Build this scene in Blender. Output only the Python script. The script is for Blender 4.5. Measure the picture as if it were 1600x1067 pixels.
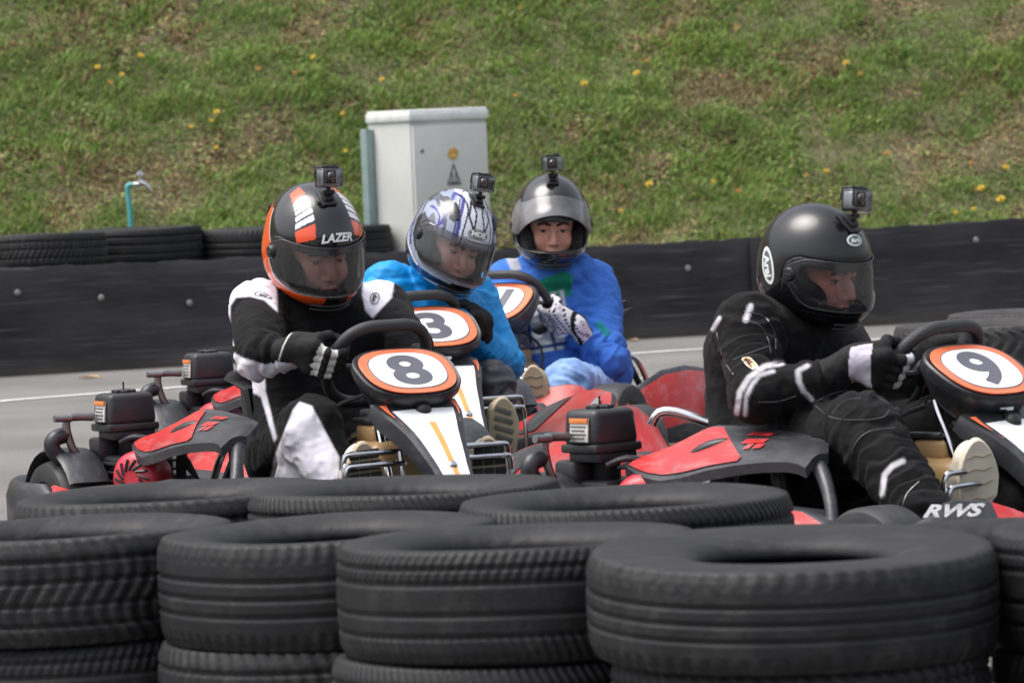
import bpy, bmesh, math, random
import numpy as np
from mathutils import Vector, Matrix, Euler, Quaternion
from mathutils.bvhtree import BVHTree
R = math.radians
# ------------------------------------------------------------------ camera, light, exposure
for o in list(bpy.data.objects): bpy.data.objects.remove(o)
SC = bpy.context.scene
COL = SC.collection
CAM_H, FPX, HORIZ, ROLL = 1.08, 8000.0, 196.0, R(2.5)
PITCH = math.atan((533.5 - HORIZ) / FPX)
_F = Vector((0, math.cos(PITCH), -math.sin(PITCH)))
_r0, _u0 = Vector((1, 0, 0)), Vector((0, math.sin(PITCH), math.cos(PITCH)))
_Rt = _r0*math.cos(ROLL) - _u0*math.sin(ROLL)
_Up = _r0*math.sin(ROLL) + _u0*math.cos(ROLL)
CP = Vector((0, 0, CAM_H))
cd = bpy.data.cameras.new('camera'); cam = bpy.data.objects.new('camera', cd); COL.objects.link(cam)
mm = Matrix.Identity(4)
for i in range(3): mm[i][0] = _Rt[i]; mm[i][1] = _Up[i]; mm[i][2] = -_F[i]; mm[i][3] = CP[i]
cam.matrix_world = mm
cd.sensor_width = 36; cd.lens = FPX/1600*36; cd.clip_start = .1; cd.clip_end = 2000
cd.dof.use_dof = True; cd.dof.focus_distance = 13.0; cd.dof.aperture_fstop = 11.0
SC.camera = cam
def P(px, py, Y):
    d = _F*FPX + _Rt*(px-800) - _Up*(py-533.5)
    return CP + d*(Y/d.y)
_A = np.array([[*_Rt], [*_Up], [*_F]])
def project(V):
    q = (np.asarray(V) - np.array(CP)) @ _A.T
    return np.stack([800+q[:, 0]/q[:, 2]*FPX, 533.5-q[:, 1]/q[:, 2]*FPX], 1)
w = bpy.data.worlds.new('World'); SC.world = w; w.use_nodes = True
nt = w.node_tree; bg = nt.nodes['Background']
sk = nt.nodes.new('ShaderNodeTexSky'); sk.sky_type = 'NISHITA'; sk.sun_disc = False
SUN_EL, SUN_AZ = R(66), R(262)     # azimuth measured clockwise from +Y
sk.sun_elevation = SUN_EL; sk.sun_rotation = SUN_AZ; sk.air_density = 1.0; sk.dust_density = 6.0; sk.ozone_density = 1.0
hs = nt.nodes.new('ShaderNodeHueSaturation'); hs.inputs['Saturation'].default_value = .42
nt.links.new(sk.outputs[0], hs.inputs['Color']); nt.links.new(hs.outputs[0], bg.inputs[0]); bg.inputs[1].default_value = .15
ld = bpy.data.lights.new('sun', 'SUN'); ld.energy = .7; ld.angle = R(40); ld.color = (1, .97, .93)
sun = bpy.data.objects.new('sun', ld); COL.objects.link(sun)
sd = Vector((math.sin(SUN_AZ)*math.cos(SUN_EL), math.cos(SUN_AZ)*math.cos(SUN_EL), math.sin(SUN_EL)))
sun.rotation_euler = sd.to_track_quat('Z', 'Y').to_euler()
SC.view_settings.view_transform = 'Standard'; SC.view_settings.look = 'None'
SC.view_settings.exposure = .92; SC.view_settings.gamma = 1
SC.render.engine = 'CYCLES'
SC.cycles.max_bounces = 6; SC.cycles.transparent_max_bounces = 12
SC.cycles.caustics_reflective = False; SC.cycles.caustics_refractive = False
random.seed(5); RNG = np.random.default_rng(7)

# ------------------------------------------------------------------ helpers: objects
def empty(name, loc=(0, 0, 0), rz=0):
    o = bpy.data.objects.new(name, None); COL.objects.link(o)
    o.location = loc; o.rotation_euler = (0, 0, rz); o.empty_display_size = .1
    return o
def tag(o, label=None, cat=None, group=None, kind=None):
    if label: o['label'] = label
    if cat: o['category'] = cat
    if group: o['group'] = group
    if kind: o['kind'] = kind
    return o
def children(o): return [c for c in COL.objects if c.parent == o]
def copy_tree(o, parent=None):
    c = o.copy(); COL.objects.link(c); c.parent = parent
    if parent is not None: c.matrix_parent_inverse = o.matrix_parent_inverse
    for ch in children(o): copy_tree(ch, c)
    return c
def mesh_obj(name, V, F, mats, parent=None, mi=None, smooth=True, col=None, origin=None):
    V = np.asarray(V, dtype=np.float32).reshape(-1, 3)
    if origin is not None: V = V - np.array(origin, dtype=np.float32)
    me = bpy.data.meshes.new(name)
    if isinstance(F, np.ndarray) and F.ndim == 2:
        n, k = F.shape
        me.vertices.add(len(V)); me.vertices.foreach_set('co', V.ravel())
        me.loops.add(n*k); me.loops.foreach_set('vertex_index', F.ravel().astype(np.int32))
        me.polygons.add(n); me.polygons.foreach_set('loop_start', np.arange(0, n*k, k, dtype=np.int32))
        me.update(calc_edges=True)
    else:
        me.from_pydata([tuple(v) for v in V.tolist()], [], F); me.update()
    if not isinstance(mats, (list, tuple)): mats = [mats]
    for m in mats: me.materials.append(m)
    n = len(me.polygons)
    if mi is not None: me.polygons.foreach_set('material_index', np.asarray(mi, dtype=np.int32))
    sm = np.full(n, bool(smooth)) if isinstance(smooth, bool) else np.asarray(smooth, dtype=bool)
    me.polygons.foreach_set('use_smooth', sm)
    if col is not None:
        a = me.color_attributes.new('Col', 'FLOAT_COLOR', 'POINT')
        c4 = np.ones((len(V), 4), dtype=np.float32); c4[:, :3] = col
        a.data.foreach_set('color', c4.ravel())
    me.update()
    o = bpy.data.objects.new(name, me); COL.objects.link(o)
    if parent is not None: o.parent = parent
    return o
def catmull(pts, sub=4, closed=False):
    pts = [Vector(p) for p in pts]; n = len(pts); out = []
    if n < 3: return pts
    rng = range(n) if closed else range(n-1)
    for i in rng:
        if closed: a, b, c, d = pts[i-1], pts[i], pts[(i+1) % n], pts[(i+2) % n]
        else: a, b, c, d = pts[max(i-1, 0)], pts[i], pts[i+1], pts[min(i+2, n-1)]
        for k in range(sub):
            t = k/sub
            out.append(.5*((2*b)+(c-a)*t+(2*a-5*b+4*c-d)*t*t+(3*b-a-3*c+d)*t**3))
    if not closed: out.append(pts[-1])
    return out
class MB:
    def __init__(s): s.v = []; s.f = []; s.m = []; s.s = []
    def add(s, V, F, mi=0, smooth=True, M=None):
        b = len(s.v)
        for v in V:
            v = Vector(v)
            s.v.append(tuple(M @ v if M is not None else v))
        for f in F: s.f.append([i+b for i in f]); s.m.append(mi); s.s.append(smooth)
    def box(s, c, size, bev=.004, rot=None, mi=0, seg=2, taper=None):
        bm = bmesh.new(); bmesh.ops.create_cube(bm, size=1)
        for v in bm.verts:
            v.co = Vector((v.co.x*size[0], v.co.y*size[1], v.co.z*size[2]))
            if taper and v.co.z > 0: v.co.x *= taper; v.co.y *= taper
        if bev > 0: bmesh.ops.bevel(bm, geom=list(bm.edges), offset=bev, segments=seg, profile=.5, affect='EDGES')
        M = Matrix.Translation(Vector(c))
        if rot is not None: M = M @ (rot.to_4x4() if isinstance(rot, (Matrix, Quaternion)) and not isinstance(rot, Quaternion) else (rot.to_matrix().to_4x4() if hasattr(rot, 'to_matrix') else Euler(rot).to_matrix().to_4x4()))
        bm.verts.index_update()
        s.add([v.co.copy() for v in bm.verts], [[v.index for v in f.verts] for f in bm.faces], mi, bev > 0, M)
        bm.free()
    def tube(s, pts, r, n=10, closed=False, mi=0, sub=0, caps=True, flat=None):
        pts = catmull(pts, sub, closed) if sub else [Vector(p) for p in pts]
        N = len(pts); rr = r if hasattr(r, '__len__') else [r]*N
        if hasattr(r, '__len__') and len(r) != N: rr = list(np.interp(np.linspace(0, 1, N), np.linspace(0, 1, len(r)), r))
        V = []; F = []; prev = None
        for i in range(N):
            if closed: t = pts[(i+1) % N]-pts[i-1]
            else: t = pts[min(i+1, N-1)]-pts[max(i-1, 0)]
            t = t.normalized() if t.length > 1e-9 else Vector((0, 0, 1))
            if prev is None:
                a = Vector((0, 0, 1)) if abs(t.z) < .9 else Vector((1, 0, 0))
                prev = a.cross(t).normalized()
            prev = (prev-t*prev.dot(t)).normalized(); q = t.cross(prev)
            for k in range(n):
                an = 2*math.pi*k/n
                V.append(pts[i]+(prev*math.cos(an)+q*math.sin(an))*rr[i])
        for i in range(N if closed else N-1):
            j = (i+1) % N
            for k in range(n): F.append([i*n+k, i*n+(k+1) % n, j*n+(k+1) % n, j*n+k])
        if not closed and caps: F.append(list(range(n))[::-1]); F.append([(N-1)*n+k for k in range(n)])
        s.add(V, F, mi, True)
    def lathe(s, prof, n=32, M=None, mi=0, closed=False, smooth=True):
        V = []; F = []
        for k in range(n):
            a = 2*math.pi*k/n
            for r, z in prof: V.append((r*math.cos(a), r*math.sin(a), z))
        m = len(prof)
        for k in range(n):
            k2 = (k+1) % n
            for i in range(m if closed else m-1):
                j = (i+1) % m
                F.append([k*m+i, k2*m+i, k2*m+j, k*m+j])
        s.add(V, F, mi, smooth, M)
    def loft(s, rings, mi=0, closed=True, caps=True, smooth=True):
        n = len(rings[0]); V = [v for r in rings for v in r]; F = []; fm = []
        for i in range(len(rings)-1):
            for k in range(n if closed else n-1):
                k2 = (k+1) % n
                F.append([i*n+k, i*n+k2, (i+1)*n+k2, (i+1)*n+k]); fm.append(mi[k] if hasattr(mi, '__len__') else mi)
        b = len(s.v); s.v += [tuple(v) for v in V]
        for f, q in zip(F, fm): s.f.append([i+b for i in f]); s.m.append(q); s.s.append(smooth)
        if caps and closed:
            q = mi[0] if hasattr(mi, '__len__') else mi
            s.f.append([b+k for k in range(n)][::-1]); s.m.append(q); s.s.append(False)
            s.f.append([b+(len(rings)-1)*n+k for k in range(n)]); s.m.append(q); s.s.append(False)
    def plate(s, outline, th, M=None, mi=0, bev=.003, mside=None):
        n = len(outline); c = Vector((sum(p[0] for p in outline)/n, sum(p[1] for p in outline)/n))
        def inset(p, d):
            v = Vector(p)-c; l = v.length
            return c+v*(max(l-d, 0)/l if l > 0 else 1)
        rings = []
        for z, d in ((-th/2, bev), (-th/2+bev, 0), (th/2-bev, 0), (th/2, bev)):
            rings.append([(*inset(p, d), z) for p in outline])
        V = [v for r in rings for v in r]; F = []
        for i in range(3):
            for k in range(n): F.append([i*n+k, i*n+(k+1) % n, (i+1)*n+(k+1) % n, (i+1)*n+k])
        s.add(V, F, mi if mside is None else mside, True, M)
        s.add(rings[0], [list(range(n))[::-1]], mi, False, M); s.add(rings[3], [list(range(n))], mi, False, M)
    def build(s, name, mats, parent=None, fix=True):
        if not isinstance(mats, (list, tuple)): mats = [mats]
        me = bpy.data.meshes.new(name); me.from_pydata(s.v, [], s.f); me.update()
        for m in mats: me.materials.append(m)
        me.polygons.foreach_set('material_index', s.m); me.polygons.foreach_set('use_smooth', s.s)
        if fix:
            bm = bmesh.new(); bm.from_mesh(me); bmesh.ops.recalc_face_normals(bm, faces=bm.faces); bm.to_mesh(me); bm.free()
        if fix: me.set_sharp_from_angle(angle=R(38))
        me.update()
        o = bpy.data.objects.new(name, me); COL.objects.link(o)
        if parent is not None: o.parent = parent
        return o
def frame(o, x, y=None, z=None):
    "matrix with origin o and axes"
    x = Vector(x).normalized()
    if z is not None:
        z = Vector(z); z = (z-x*z.dot(x)).normalized(); y = z.cross(x)
    else:
        y = Vector(y); y = (y-x*y.dot(x)).normalized(); z = x.cross(y)
    M = Matrix.Identity(4)
    for i in range(3): M[i][0] = x[i]; M[i][1] = y[i]; M[i][2] = z[i]; M[i][3] = o[i]
    return M
def superell(a, b, n=48, e=2.6, fn=None):
    out = []
    for k in range(n):
        t = 2*math.pi*k/n; c, s_ = math.cos(t), math.sin(t)
        p = [a*math.copysign(abs(c)**(2/e), c), b*math.copysign(abs(s_)**(2/e), s_)]
        out.append(fn(*p) if fn else tuple(p))
    return out
def text_geo(txt, size=1, bold=0, shear=0, align='CENTER'):
    cu = bpy.data.curves.new('t', 'FONT'); cu.body = txt; cu.size = size; cu.offset = bold; cu.shear = shear
    cu.align_x = align; cu.align_y = 'CENTER'; cu.fill_mode = 'BOTH'; cu.resolution_u = 6
    o = bpy.data.objects.new('t', cu); COL.objects.link(o)
    dg = bpy.context.evaluated_depsgraph_get(); me = bpy.data.meshes.new_from_object(o.evaluated_get(dg))
    V = [(v.co.x, v.co.y) for v in me.vertices]; F = [list(p.vertices) for p in me.polygons]
    bpy.data.objects.remove(o); bpy.data.curves.remove(cu); bpy.data.meshes.remove(me)
    a = np.array(V)
    if align == 'CENTER' and len(a): a -= (a.max(0)+a.min(0))/2
    return a, F

# ------------------------------------------------------------------ helpers: numpy noise + signed distance meshes
def _h(i, j, k, seed):
    n = (i*374761393+j*668265263+k*2147483647+seed*1274126177) & 0xffffffff
    n = ((n ^ (n >> 13))*1274126177) & 0xffffffff
    n = (n ^ (n >> 16)) & 0xffff
    return n.astype(np.float32)/65535.0
def vnoise(p, seed=0):
    p = np.asarray(p); i = np.floor(p).astype(np.int64); f = (p-i).astype(np.float32); f = f*f*(3-2*f)
    out = 0
    for a in (0, 1):
        for b in (0, 1):
            for c in (0, 1):
                wgt = (f[:, 0] if a else 1-f[:, 0])*(f[:, 1] if b else 1-f[:, 1])*(f[:, 2] if c else 1-f[:, 2])
                out = out + wgt*_h(i[:, 0]+a, i[:, 1]+b, i[:, 2]+c, seed)
    return out
def fbm(p, seed=0, oct=3):
    s, a, t = 0, 1, 0
    for o in range(oct): s = s+a*vnoise(np.asarray(p)*(2**o)+o*17.3, seed+o); t += a; a *= .5
    return s/t
def smin(a, b, k):
    if k <= 0: return np.minimum(a, b)
    h = np.maximum(k-np.abs(a-b), 0)/k
    return np.minimum(a, b)-h*h*k*.25
def d_cap(p, a, b, ra, rb):
    a = np.array(a, dtype=np.float32); ab = np.array(b, dtype=np.float32)-a; L = max(float(ab@ab), 1e-9)
    q = [p[i]-a[i] for i in range(3)]
    t = np.clip((q[0]*ab[0]+q[1]*ab[1]+q[2]*ab[2])/L, 0, 1)
    return np.sqrt(sum((q[i]-t*ab[i])**2 for i in range(3)))-(ra+(rb-ra)*t)
def d_ell(p, c, r, M=None):
    q = [p[i]-c[i] for i in range(3)]
    if M is not None: q = [M[0][j]*q[0]+M[1][j]*q[1]+M[2][j]*q[2] for j in range(3)]
    k0 = np.sqrt(sum((q[i]/r[i])**2 for i in range(3))); k1 = np.sqrt(sum((q[i]/r[i]**2)**2 for i in range(3)))
    return k0*(k0-1)/np.maximum(k1, 1e-6)
def d_box(p, c, h, rnd=0, M=None):
    q = [p[i]-c[i] for i in range(3)]
    if M is not None: q = [M[0][j]*q[0]+M[1][j]*q[1]+M[2][j]*q[2] for j in range(3)]
    q = [np.abs(q[i])-(h[i]-rnd) for i in range(3)]
    return np.sqrt(sum(np.maximum(x, 0)**2 for x in q))+np.minimum(np.maximum(q[0], np.maximum(q[1], q[2])), 0)-rnd
class Field:
    def __init__(s, lo, hi, res):
        s.lo = np.array(lo, dtype=np.float32); s.res = res
        s.n = np.ceil((np.array(hi)-s.lo)/res).astype(int)+1
        s.ax = [s.lo[i]+np.arange(s.n[i], dtype=np.float32)*res for i in range(3)]
        s.F = np.full(tuple(s.n), .3, dtype=np.float32)
    def sub(s, lo, hi):
        sl = []
        for i in range(3):
            a = max(int((lo[i]-s.lo[i])/s.res), 0); b = min(int((hi[i]-s.lo[i])/s.res)+2, int(s.n[i]))
            sl.append(slice(a, max(b, a)))
        return tuple(sl), (s.ax[0][sl[0]][:, None, None], s.ax[1][sl[1]][None, :, None], s.ax[2][sl[2]][None, None, :])
    def cap(s, a, b, ra, rb=None, k=.02, op='u'):
        rb = ra if rb is None else rb; m = max(ra, rb)+k+.02
        sl, p = s.sub([min(a[i], b[i])-m for i in range(3)], [max(a[i], b[i])+m for i in range(3)])
        s.put(sl, d_cap(p, a, b, ra, rb), k, op)
    def ell(s, c, r, M=None, k=.02, op='u'):
        m = max(r)+k+.02; sl, p = s.sub([c[i]-m for i in range(3)], [c[i]+m for i in range(3)])
        s.put(sl, d_ell(p, c, r, M), k, op)
    def box(s, c, h, rnd=0, M=None, k=.02, op='u'):
        m = math.sqrt(sum(x*x for x in h))+k+.02; sl, p = s.sub([c[i]-m for i in range(3)], [c[i]+m for i in range(3)])
        s.put(sl, d_box(p, c, h, rnd, M), k, op)
    def put(s, sl, d, k, op):
        if d.size == 0: return
        if op == 'u': s.F[sl] = smin(s.F[sl], d, k)
        else: s.F[sl] = -smin(-s.F[sl], d, k)
    def mesh(s): return surface_nets(s.F, s.lo, s.res)
def surface_nets(F, lo, res):
    S = F < 0
    nx, ny, nz = F.shape
    c = np.zeros((nx-1, ny-1, nz-1), dtype=np.int8)
    for a in (0, 1):
        for b in (0, 1):
            for d in (0, 1): c += S[a:nx-1+a, b:ny-1+b, d:nz-1+d]
    act = (c > 0) & (c < 8); I = np.argwhere(act)
    idx = np.full(act.shape, -1, dtype=np.int32); idx[act] = np.arange(len(I))
    acc = np.zeros((len(I), 3)); cnt = np.zeros(len(I))
    corners = [(a, b, d) for a in (0, 1) for b in (0, 1) for d in (0, 1)]
    for u in corners:
        for ax in range(3):
            if u[ax]: continue
            v = list(u); v[ax] = 1
            fu = F[I[:, 0]+u[0], I[:, 1]+u[1], I[:, 2]+u[2]]; fv = F[I[:, 0]+v[0], I[:, 1]+v[1], I[:, 2]+v[2]]
            m = (fu < 0) != (fv < 0); t = np.where(m, fu/np.where(m, fu-fv, 1), 0)
            q = np.tile(np.array(u, dtype=float), (len(I), 1)); q[:, ax] += t
            acc[m] += q[m]; cnt[m] += 1
    V = (I+acc/cnt[:, None])*res+lo
    Q = []
    for ax in range(3):
        sl0 = [slice(None)]*3; sl1 = [slice(None)]*3; sl0[ax] = slice(0, -1); sl1[ax] = slice(1, None)
        a = S[tuple(sl0)]; b = S[tuple(sl1)]; E = np.argwhere(a != b); sg = a[a != b]
        o1, o2 = (ax+1) % 3, (ax+2) % 3
        ok = (E[:, o1] > 0) & (E[:, o2] > 0) & (E[:, o1] < F.shape[o1]-1) & (E[:, o2] < F.shape[o2]-1)
        E = E[ok]; sg = sg[ok]
        def g(d1, d2):
            e = E.copy(); e[:, o1] -= d1; e[:, o2] -= d2
            return idx[e[:, 0], e[:, 1], e[:, 2]]
        q = np.stack([g(1, 1), g(0, 1), g(0, 0), g(1, 0)], 1)
        q[~sg] = q[~sg][:, ::-1]
        Q.append(q)
    return V.astype(np.float32), np.concatenate(Q).astype(np.int32)
def vnormals(V, Q):
    n = np.cross(V[Q[:, 2]]-V[Q[:, 0]], V[Q[:, 3]]-V[Q[:, 1]])
    N = np.zeros_like(V)
    for k in range(4): np.add.at(N, Q[:, k], n)
    return N/np.maximum(np.linalg.norm(N, axis=1, keepdims=True), 1e-9)
def inpoly(p, poly):
    x, y = p[:, 0], p[:, 1]; c = np.zeros(len(p), dtype=bool); n = len(poly)
    for i in range(n):
        x1, y1 = poly[i]; x2, y2 = poly[(i+1) % n]
        if y1 == y2: continue
        m = ((y1 > y) != (y2 > y)) & (x < (x2-x1)*(y-y1)/(y2-y1)+x1)
        c ^= m
    return c
def pldist(p, pl, closed=False):
    d = np.full(len(p), 1e9); n = len(pl)
    for i in range(n if closed else n-1):
        a = np.array(pl[i], float); b = np.array(pl[(i+1) % n], float); ab = b-a
        t = np.clip(((p-a)@ab)/max(ab@ab, 1e-12), 0, 1)
        d = np.minimum(d, np.linalg.norm(p-a-t[:, None]*ab, axis=1))
    return d

# ------------------------------------------------------------------ materials
def srgb(r, g, b):
    f = lambda c: c/12.92/255 if c <= 10.3 else ((c/255+.055)/1.055)**2.4
    return (f(r), f(g), f(b))
def mat(name, col, rough=.5, metal=0, var=.12, vs=18, bump=0, bs=120, spec=.5, attr=False, scuff=0, sc_col=(.5, .45, .45), coat=0, sheen=0, stretch=(1, 1, 1)):
    m = bpy.data.materials.new(name); m.use_nodes = True; nt = m.node_tree; N = nt.nodes; L = nt.links
    b = N['Principled BSDF']; b.inputs['Roughness'].default_value = rough; b.inputs['Metallic'].default_value = metal
    b.inputs['Specular IOR Level'].default_value = spec
    if coat: b.inputs['Coat Weight'].default_value = coat; b.inputs['Coat Roughness'].default_value = .05
    if sheen: b.inputs['Sheen Weight'].default_value = sheen
    tc = N.new('ShaderNodeTexCoord'); mp = N.new('ShaderNodeMapping'); L.new(tc.outputs['Object'], mp.inputs[0]); mp.inputs['Scale'].default_value = stretch
    no = N.new('ShaderNodeTexNoise'); no.inputs['Scale'].default_value = vs; no.inputs['Detail'].default_value = 6; L.new(mp.outputs[0], no.inputs[0])
    rm = N.new('ShaderNodeMapRange'); rm.inputs[1].default_value = .3; rm.inputs[2].default_value = .7
    rm.inputs[3].default_value = 1-var; rm.inputs[4].default_value = 1+var; L.new(no.outputs[0], rm.inputs[0])
    mx = N.new('ShaderNodeMix'); mx.data_type = 'RGBA'; mx.blend_type = 'MULTIPLY'; mx.inputs[0].default_value = 1
    if attr:
        at = N.new('ShaderNodeAttribute'); at.attribute_name = 'Col'; L.new(at.outputs['Color'], mx.inputs[6])
    else: mx.inputs[6].default_value = (*col, 1)
    L.new(rm.outputs[0], mx.inputs[7]); out = mx.outputs[2]
    if scuff:
        n2 = N.new('ShaderNodeTexNoise'); n2.inputs['Scale'].default_value = 9; n2.inputs['Detail'].default_value = 9; n2.inputs['Roughness'].default_value = .75
        mp2 = N.new('ShaderNodeMapping'); mp2.inputs['Scale'].default_value = (1, 3, 2); L.new(tc.outputs['Object'], mp2.inputs[0]); L.new(mp2.outputs[0], n2.inputs[0])
        r2 = N.new('ShaderNodeMapRange'); r2.inputs[1].default_value = .49; r2.inputs[2].default_value = .66; r2.inputs[3].default_value = 0; r2.inputs[4].default_value = scuff; L.new(n2.outputs[0], r2.inputs[0])
        m2 = N.new('ShaderNodeMix'); m2.data_type = 'RGBA'; L.new(r2.outputs[0], m2.inputs[0]); L.new(out, m2.inputs[6]); m2.inputs[7].default_value = (*sc_col, 1); out = m2.outputs[2]
    L.new(out, b.inputs['Base Color'])
    r3 = N.new('ShaderNodeMapRange'); r3.inputs[3].default_value = max(rough-.1, .03); r3.inputs[4].default_value = min(rough+.12, 1); L.new(no.outputs[0], r3.inputs[0]); L.new(r3.outputs[0], b.inputs['Roughness'])
    if bump:
        n3 = N.new('ShaderNodeTexNoise'); n3.inputs['Scale'].default_value = bs; n3.inputs['Detail'].default_value = 4; L.new(mp.outputs[0], n3.inputs[0])
        bu = N.new('ShaderNodeBump'); bu.inputs['Strength'].default_value = bump; bu.inputs['Distance'].default_value = .01; L.new(n3.outputs[0], bu.inputs['Height']); L.new(bu.outputs[0], b.inputs['Normal'])
    return m
def glassmat(name, tint, refl=.6, refl_haze=0):
    m = bpy.data.materials.new(name); m.use_nodes = True; nt = m.node_tree; N = nt.nodes; L = nt.links
    N.remove(N['Principled BSDF']); o = N['Material Output']
    t = N.new('ShaderNodeBsdfTransparent'); t.inputs[0].default_value = (*tint, 1)
    g = N.new('ShaderNodeBsdfGlossy'); g.inputs['Roughness'].default_value = .07
    fr = N.new('ShaderNodeFresnel'); fr.inputs[0].default_value = 1.45
    mu = N.new('ShaderNodeMath'); mu.operation = 'MULTIPLY'; mu.inputs[1].default_value = refl; L.new(fr.outputs[0], mu.inputs[0])
    tc = N.new('ShaderNodeTexCoord'); no = N.new('ShaderNodeTexNoise'); no.inputs['Scale'].default_value = 30; no.inputs['Detail'].default_value = 6; L.new(tc.outputs['Object'], no.inputs[0])
    ad = N.new('ShaderNodeMath'); ad.operation = 'MULTIPLY_ADD'; ad.inputs[1].default_value = .05; L.new(no.outputs[0], ad.inputs[0]); L.new(mu.outputs[0], ad.inputs[2])
    mx = N.new('ShaderNodeMixShader'); L.new(ad.outputs[0], mx.inputs[0]); L.new(t.outputs[0], mx.inputs[1]); L.new(g.outputs[0], mx.inputs[2])
    if refl_haze:
        df = N.new('ShaderNodeBsdfDiffuse'); df.inputs[0].default_value = (.42, .42, .44, 1); m3 = N.new('ShaderNodeMixShader')  # pale diffuse grey painted in for visor reflections and scratches
        rr = N.new('ShaderNodeMapRange'); n4 = N.new('ShaderNodeTexNoise'); n4.inputs['Scale'].default_value = 9; n4.inputs['Detail'].default_value = 5; L.new(tc.outputs['Object'], n4.inputs[0]); rr.inputs[1].default_value = .35; rr.inputs[2].default_value = .65; rr.inputs[3].default_value = refl_haze*.4; rr.inputs[4].default_value = refl_haze*1.7; L.new(n4.outputs[0], rr.inputs[0])
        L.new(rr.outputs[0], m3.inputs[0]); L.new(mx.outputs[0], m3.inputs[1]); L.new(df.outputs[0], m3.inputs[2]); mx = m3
    L.new(mx.outputs[0], o.inputs[0])
    return m
M = {}
M['rubber'] = mat('tyre_rubber', (.0065, .0065, .008), .58, spec=.38, var=.3, vs=12, bump=.12, bs=110, scuff=.35, sc_col=(.045, .043, .042))
M['rubber2'] = mat('tyre_rubber_dusty', (.0078, .0078, .0095), .6, spec=.38, var=.35, vs=10, bump=.14, bs=110, scuff=.45, sc_col=(.055, .052, .050))
M['rubber3'] = mat('tyre_rubber_grey', (.035, .034, .035), .75, spec=.36, var=.3, vs=14, bump=.3, bs=110, scuff=.5, sc_col=(.08, .075, .07))
M['karttyre'] = mat('slick_rubber', (.02, .02, .022), .5, var=.25, scuff=.5, sc_col=(.07, .068, .068))
M['plastic'] = mat('dark_plastic', (.024, .025, .030), .38, var=.25, vs=10, scuff=.5, sc_col=(.11, .11, .12), bump=.08, bs=90)
M['black'] = mat('black_plastic', (.014, .014, .016), .42, var=.2, bump=.05)
M['airbox'] = mat('airbox_plastic', (.022, .0225, .026), .42, var=.2, vs=8, bump=.1, bs=150)
M['red'] = mat('scuffed_red_plastic', (.44, .022, .022), .30, var=.22, vs=9, scuff=.9, sc_col=(.40, .13, .13), bump=.06, bs=70)
M['redmetal'] = mat('red_cowling', (.52, .03, .05), .35, var=.15)
M['chrome'] = mat('chrome_steel', (.62, .62, .64), .18, 1, var=.1)
M['steel'] = mat('dull_steel', (.22, .22, .23), .4, .9, var=.3, vs=30)
M['darkmetal'] = mat('dark_metal', (.05, .05, .055), .4, .7, var=.3, vs=25)
M['tank'] = mat('beige_tank', (.42, .27, .13), .4, var=.18, vs=6)
M['white'] = mat('white_sticker', (.78, .78, .80), .3, var=.05)
M['orange'] = mat('orange_sticker', (.80, .17, .07), .35, var=.1, scuff=.3, sc_col=(.8, .3, .2))
M['amber'] = mat('amber_stripe', (.85, .38, .10), .4, var=.1)
M['grey'] = mat('grey_print', (.10, .10, .125), .4, var=.08)
M['seat'] = mat('seat_shell', (.012, .012, .014), .7, var=.2, bump=.2, bs=300)
M['grip'] = mat('wheel_grip', (.028, .028, .031), .55, var=.2, bump=.3, bs=250)
M['sticker'] = mat('paper_label', (.6, .58, .54), .5, var=.06)
M['labelred'] = mat('label_red', (.55, .06, .03), .5)
M['labelorange'] = mat('label_orange', (.65, .2, .05), .5)
M['ink'] = mat('ink_black', (.01, .01, .012), .4)
M['blueprint'] = mat('pale_blue_print', (.25, .32, .5), .5)
M['suit'] = mat('suit_cloth', (1, 1, 1), .85, attr=True, var=.12, vs=40, bump=.25, bs=500, spec=.2, sheen=.04)
M['jacketc'] = mat('jacket_cloth', (1, 1, 1), .5, attr=True, var=.08, vs=30, bump=.1, bs=300, spec=.4)
M['skin'] = mat('skin', (1, 1, 1), .42, attr=True, var=.08, vs=60, bump=.05, bs=300, spec=.35)
M['helmet'] = mat('helmet_paint', (1, 1, 1), .16, attr=True, var=.04, vs=25, coat=.6)
M['helmetm'] = mat('helmet_satin', (1, 1, 1), .22, attr=True, var=.1, vs=14, coat=.2)
M['lining'] = mat('helmet_lining', (.012, .012, .014), .95, var=.2)
M['eye'] = mat('eye', (1, 1, 1), .15, attr=True, var=.02)
M['visor'] = glassmat('visor_smoke', (.72, .72, .74), 1.15, refl_haze=.045)
M['visor_up'] = glassmat('visor_refl_haze', (.30, .30, .31), 1.6, refl_haze=.22)
M['bprint'] = mat('worn_print', (.30, .30, .31), .5, scuff=.8, sc_col=(.08, .08, .085))
M['clear'] = glassmat('clear_housing', (.72, .74, .76), 1.2)
M['lens'] = mat('lens_glass', (.03, .012, .012), .06, var=.1, coat=1)
M['hair'] = mat('dark_hair', (.012, .008, .006), .6, var=.3)
M['camsilver'] = mat('camera_silver', (.55, .55, .57), .3, .6, var=.1)
M['glove'] = mat('glove_cloth', (1, 1, 1), .75, attr=True, var=.12, vs=60, bump=.2, bs=400, spec=.3)
M['solebeige'] = mat('sole_beige', (.42, .35, .24), .7, var=.15)
M['soledark'] = mat('sole_dark', (.02, .02, .02), .7, var=.2)
M['solegrey'] = mat('sole_grey', (.13, .13, .11), .7, var=.2)
M['shoecream'] = mat('shoe_cream', (.62, .56, .46), .6, var=.12)
M['shoeblack'] = mat('shoe_black', (.02, .02, .024), .6)
M['shoewhite'] = mat('shoe_white', (.68, .70, .70), .5)
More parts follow.
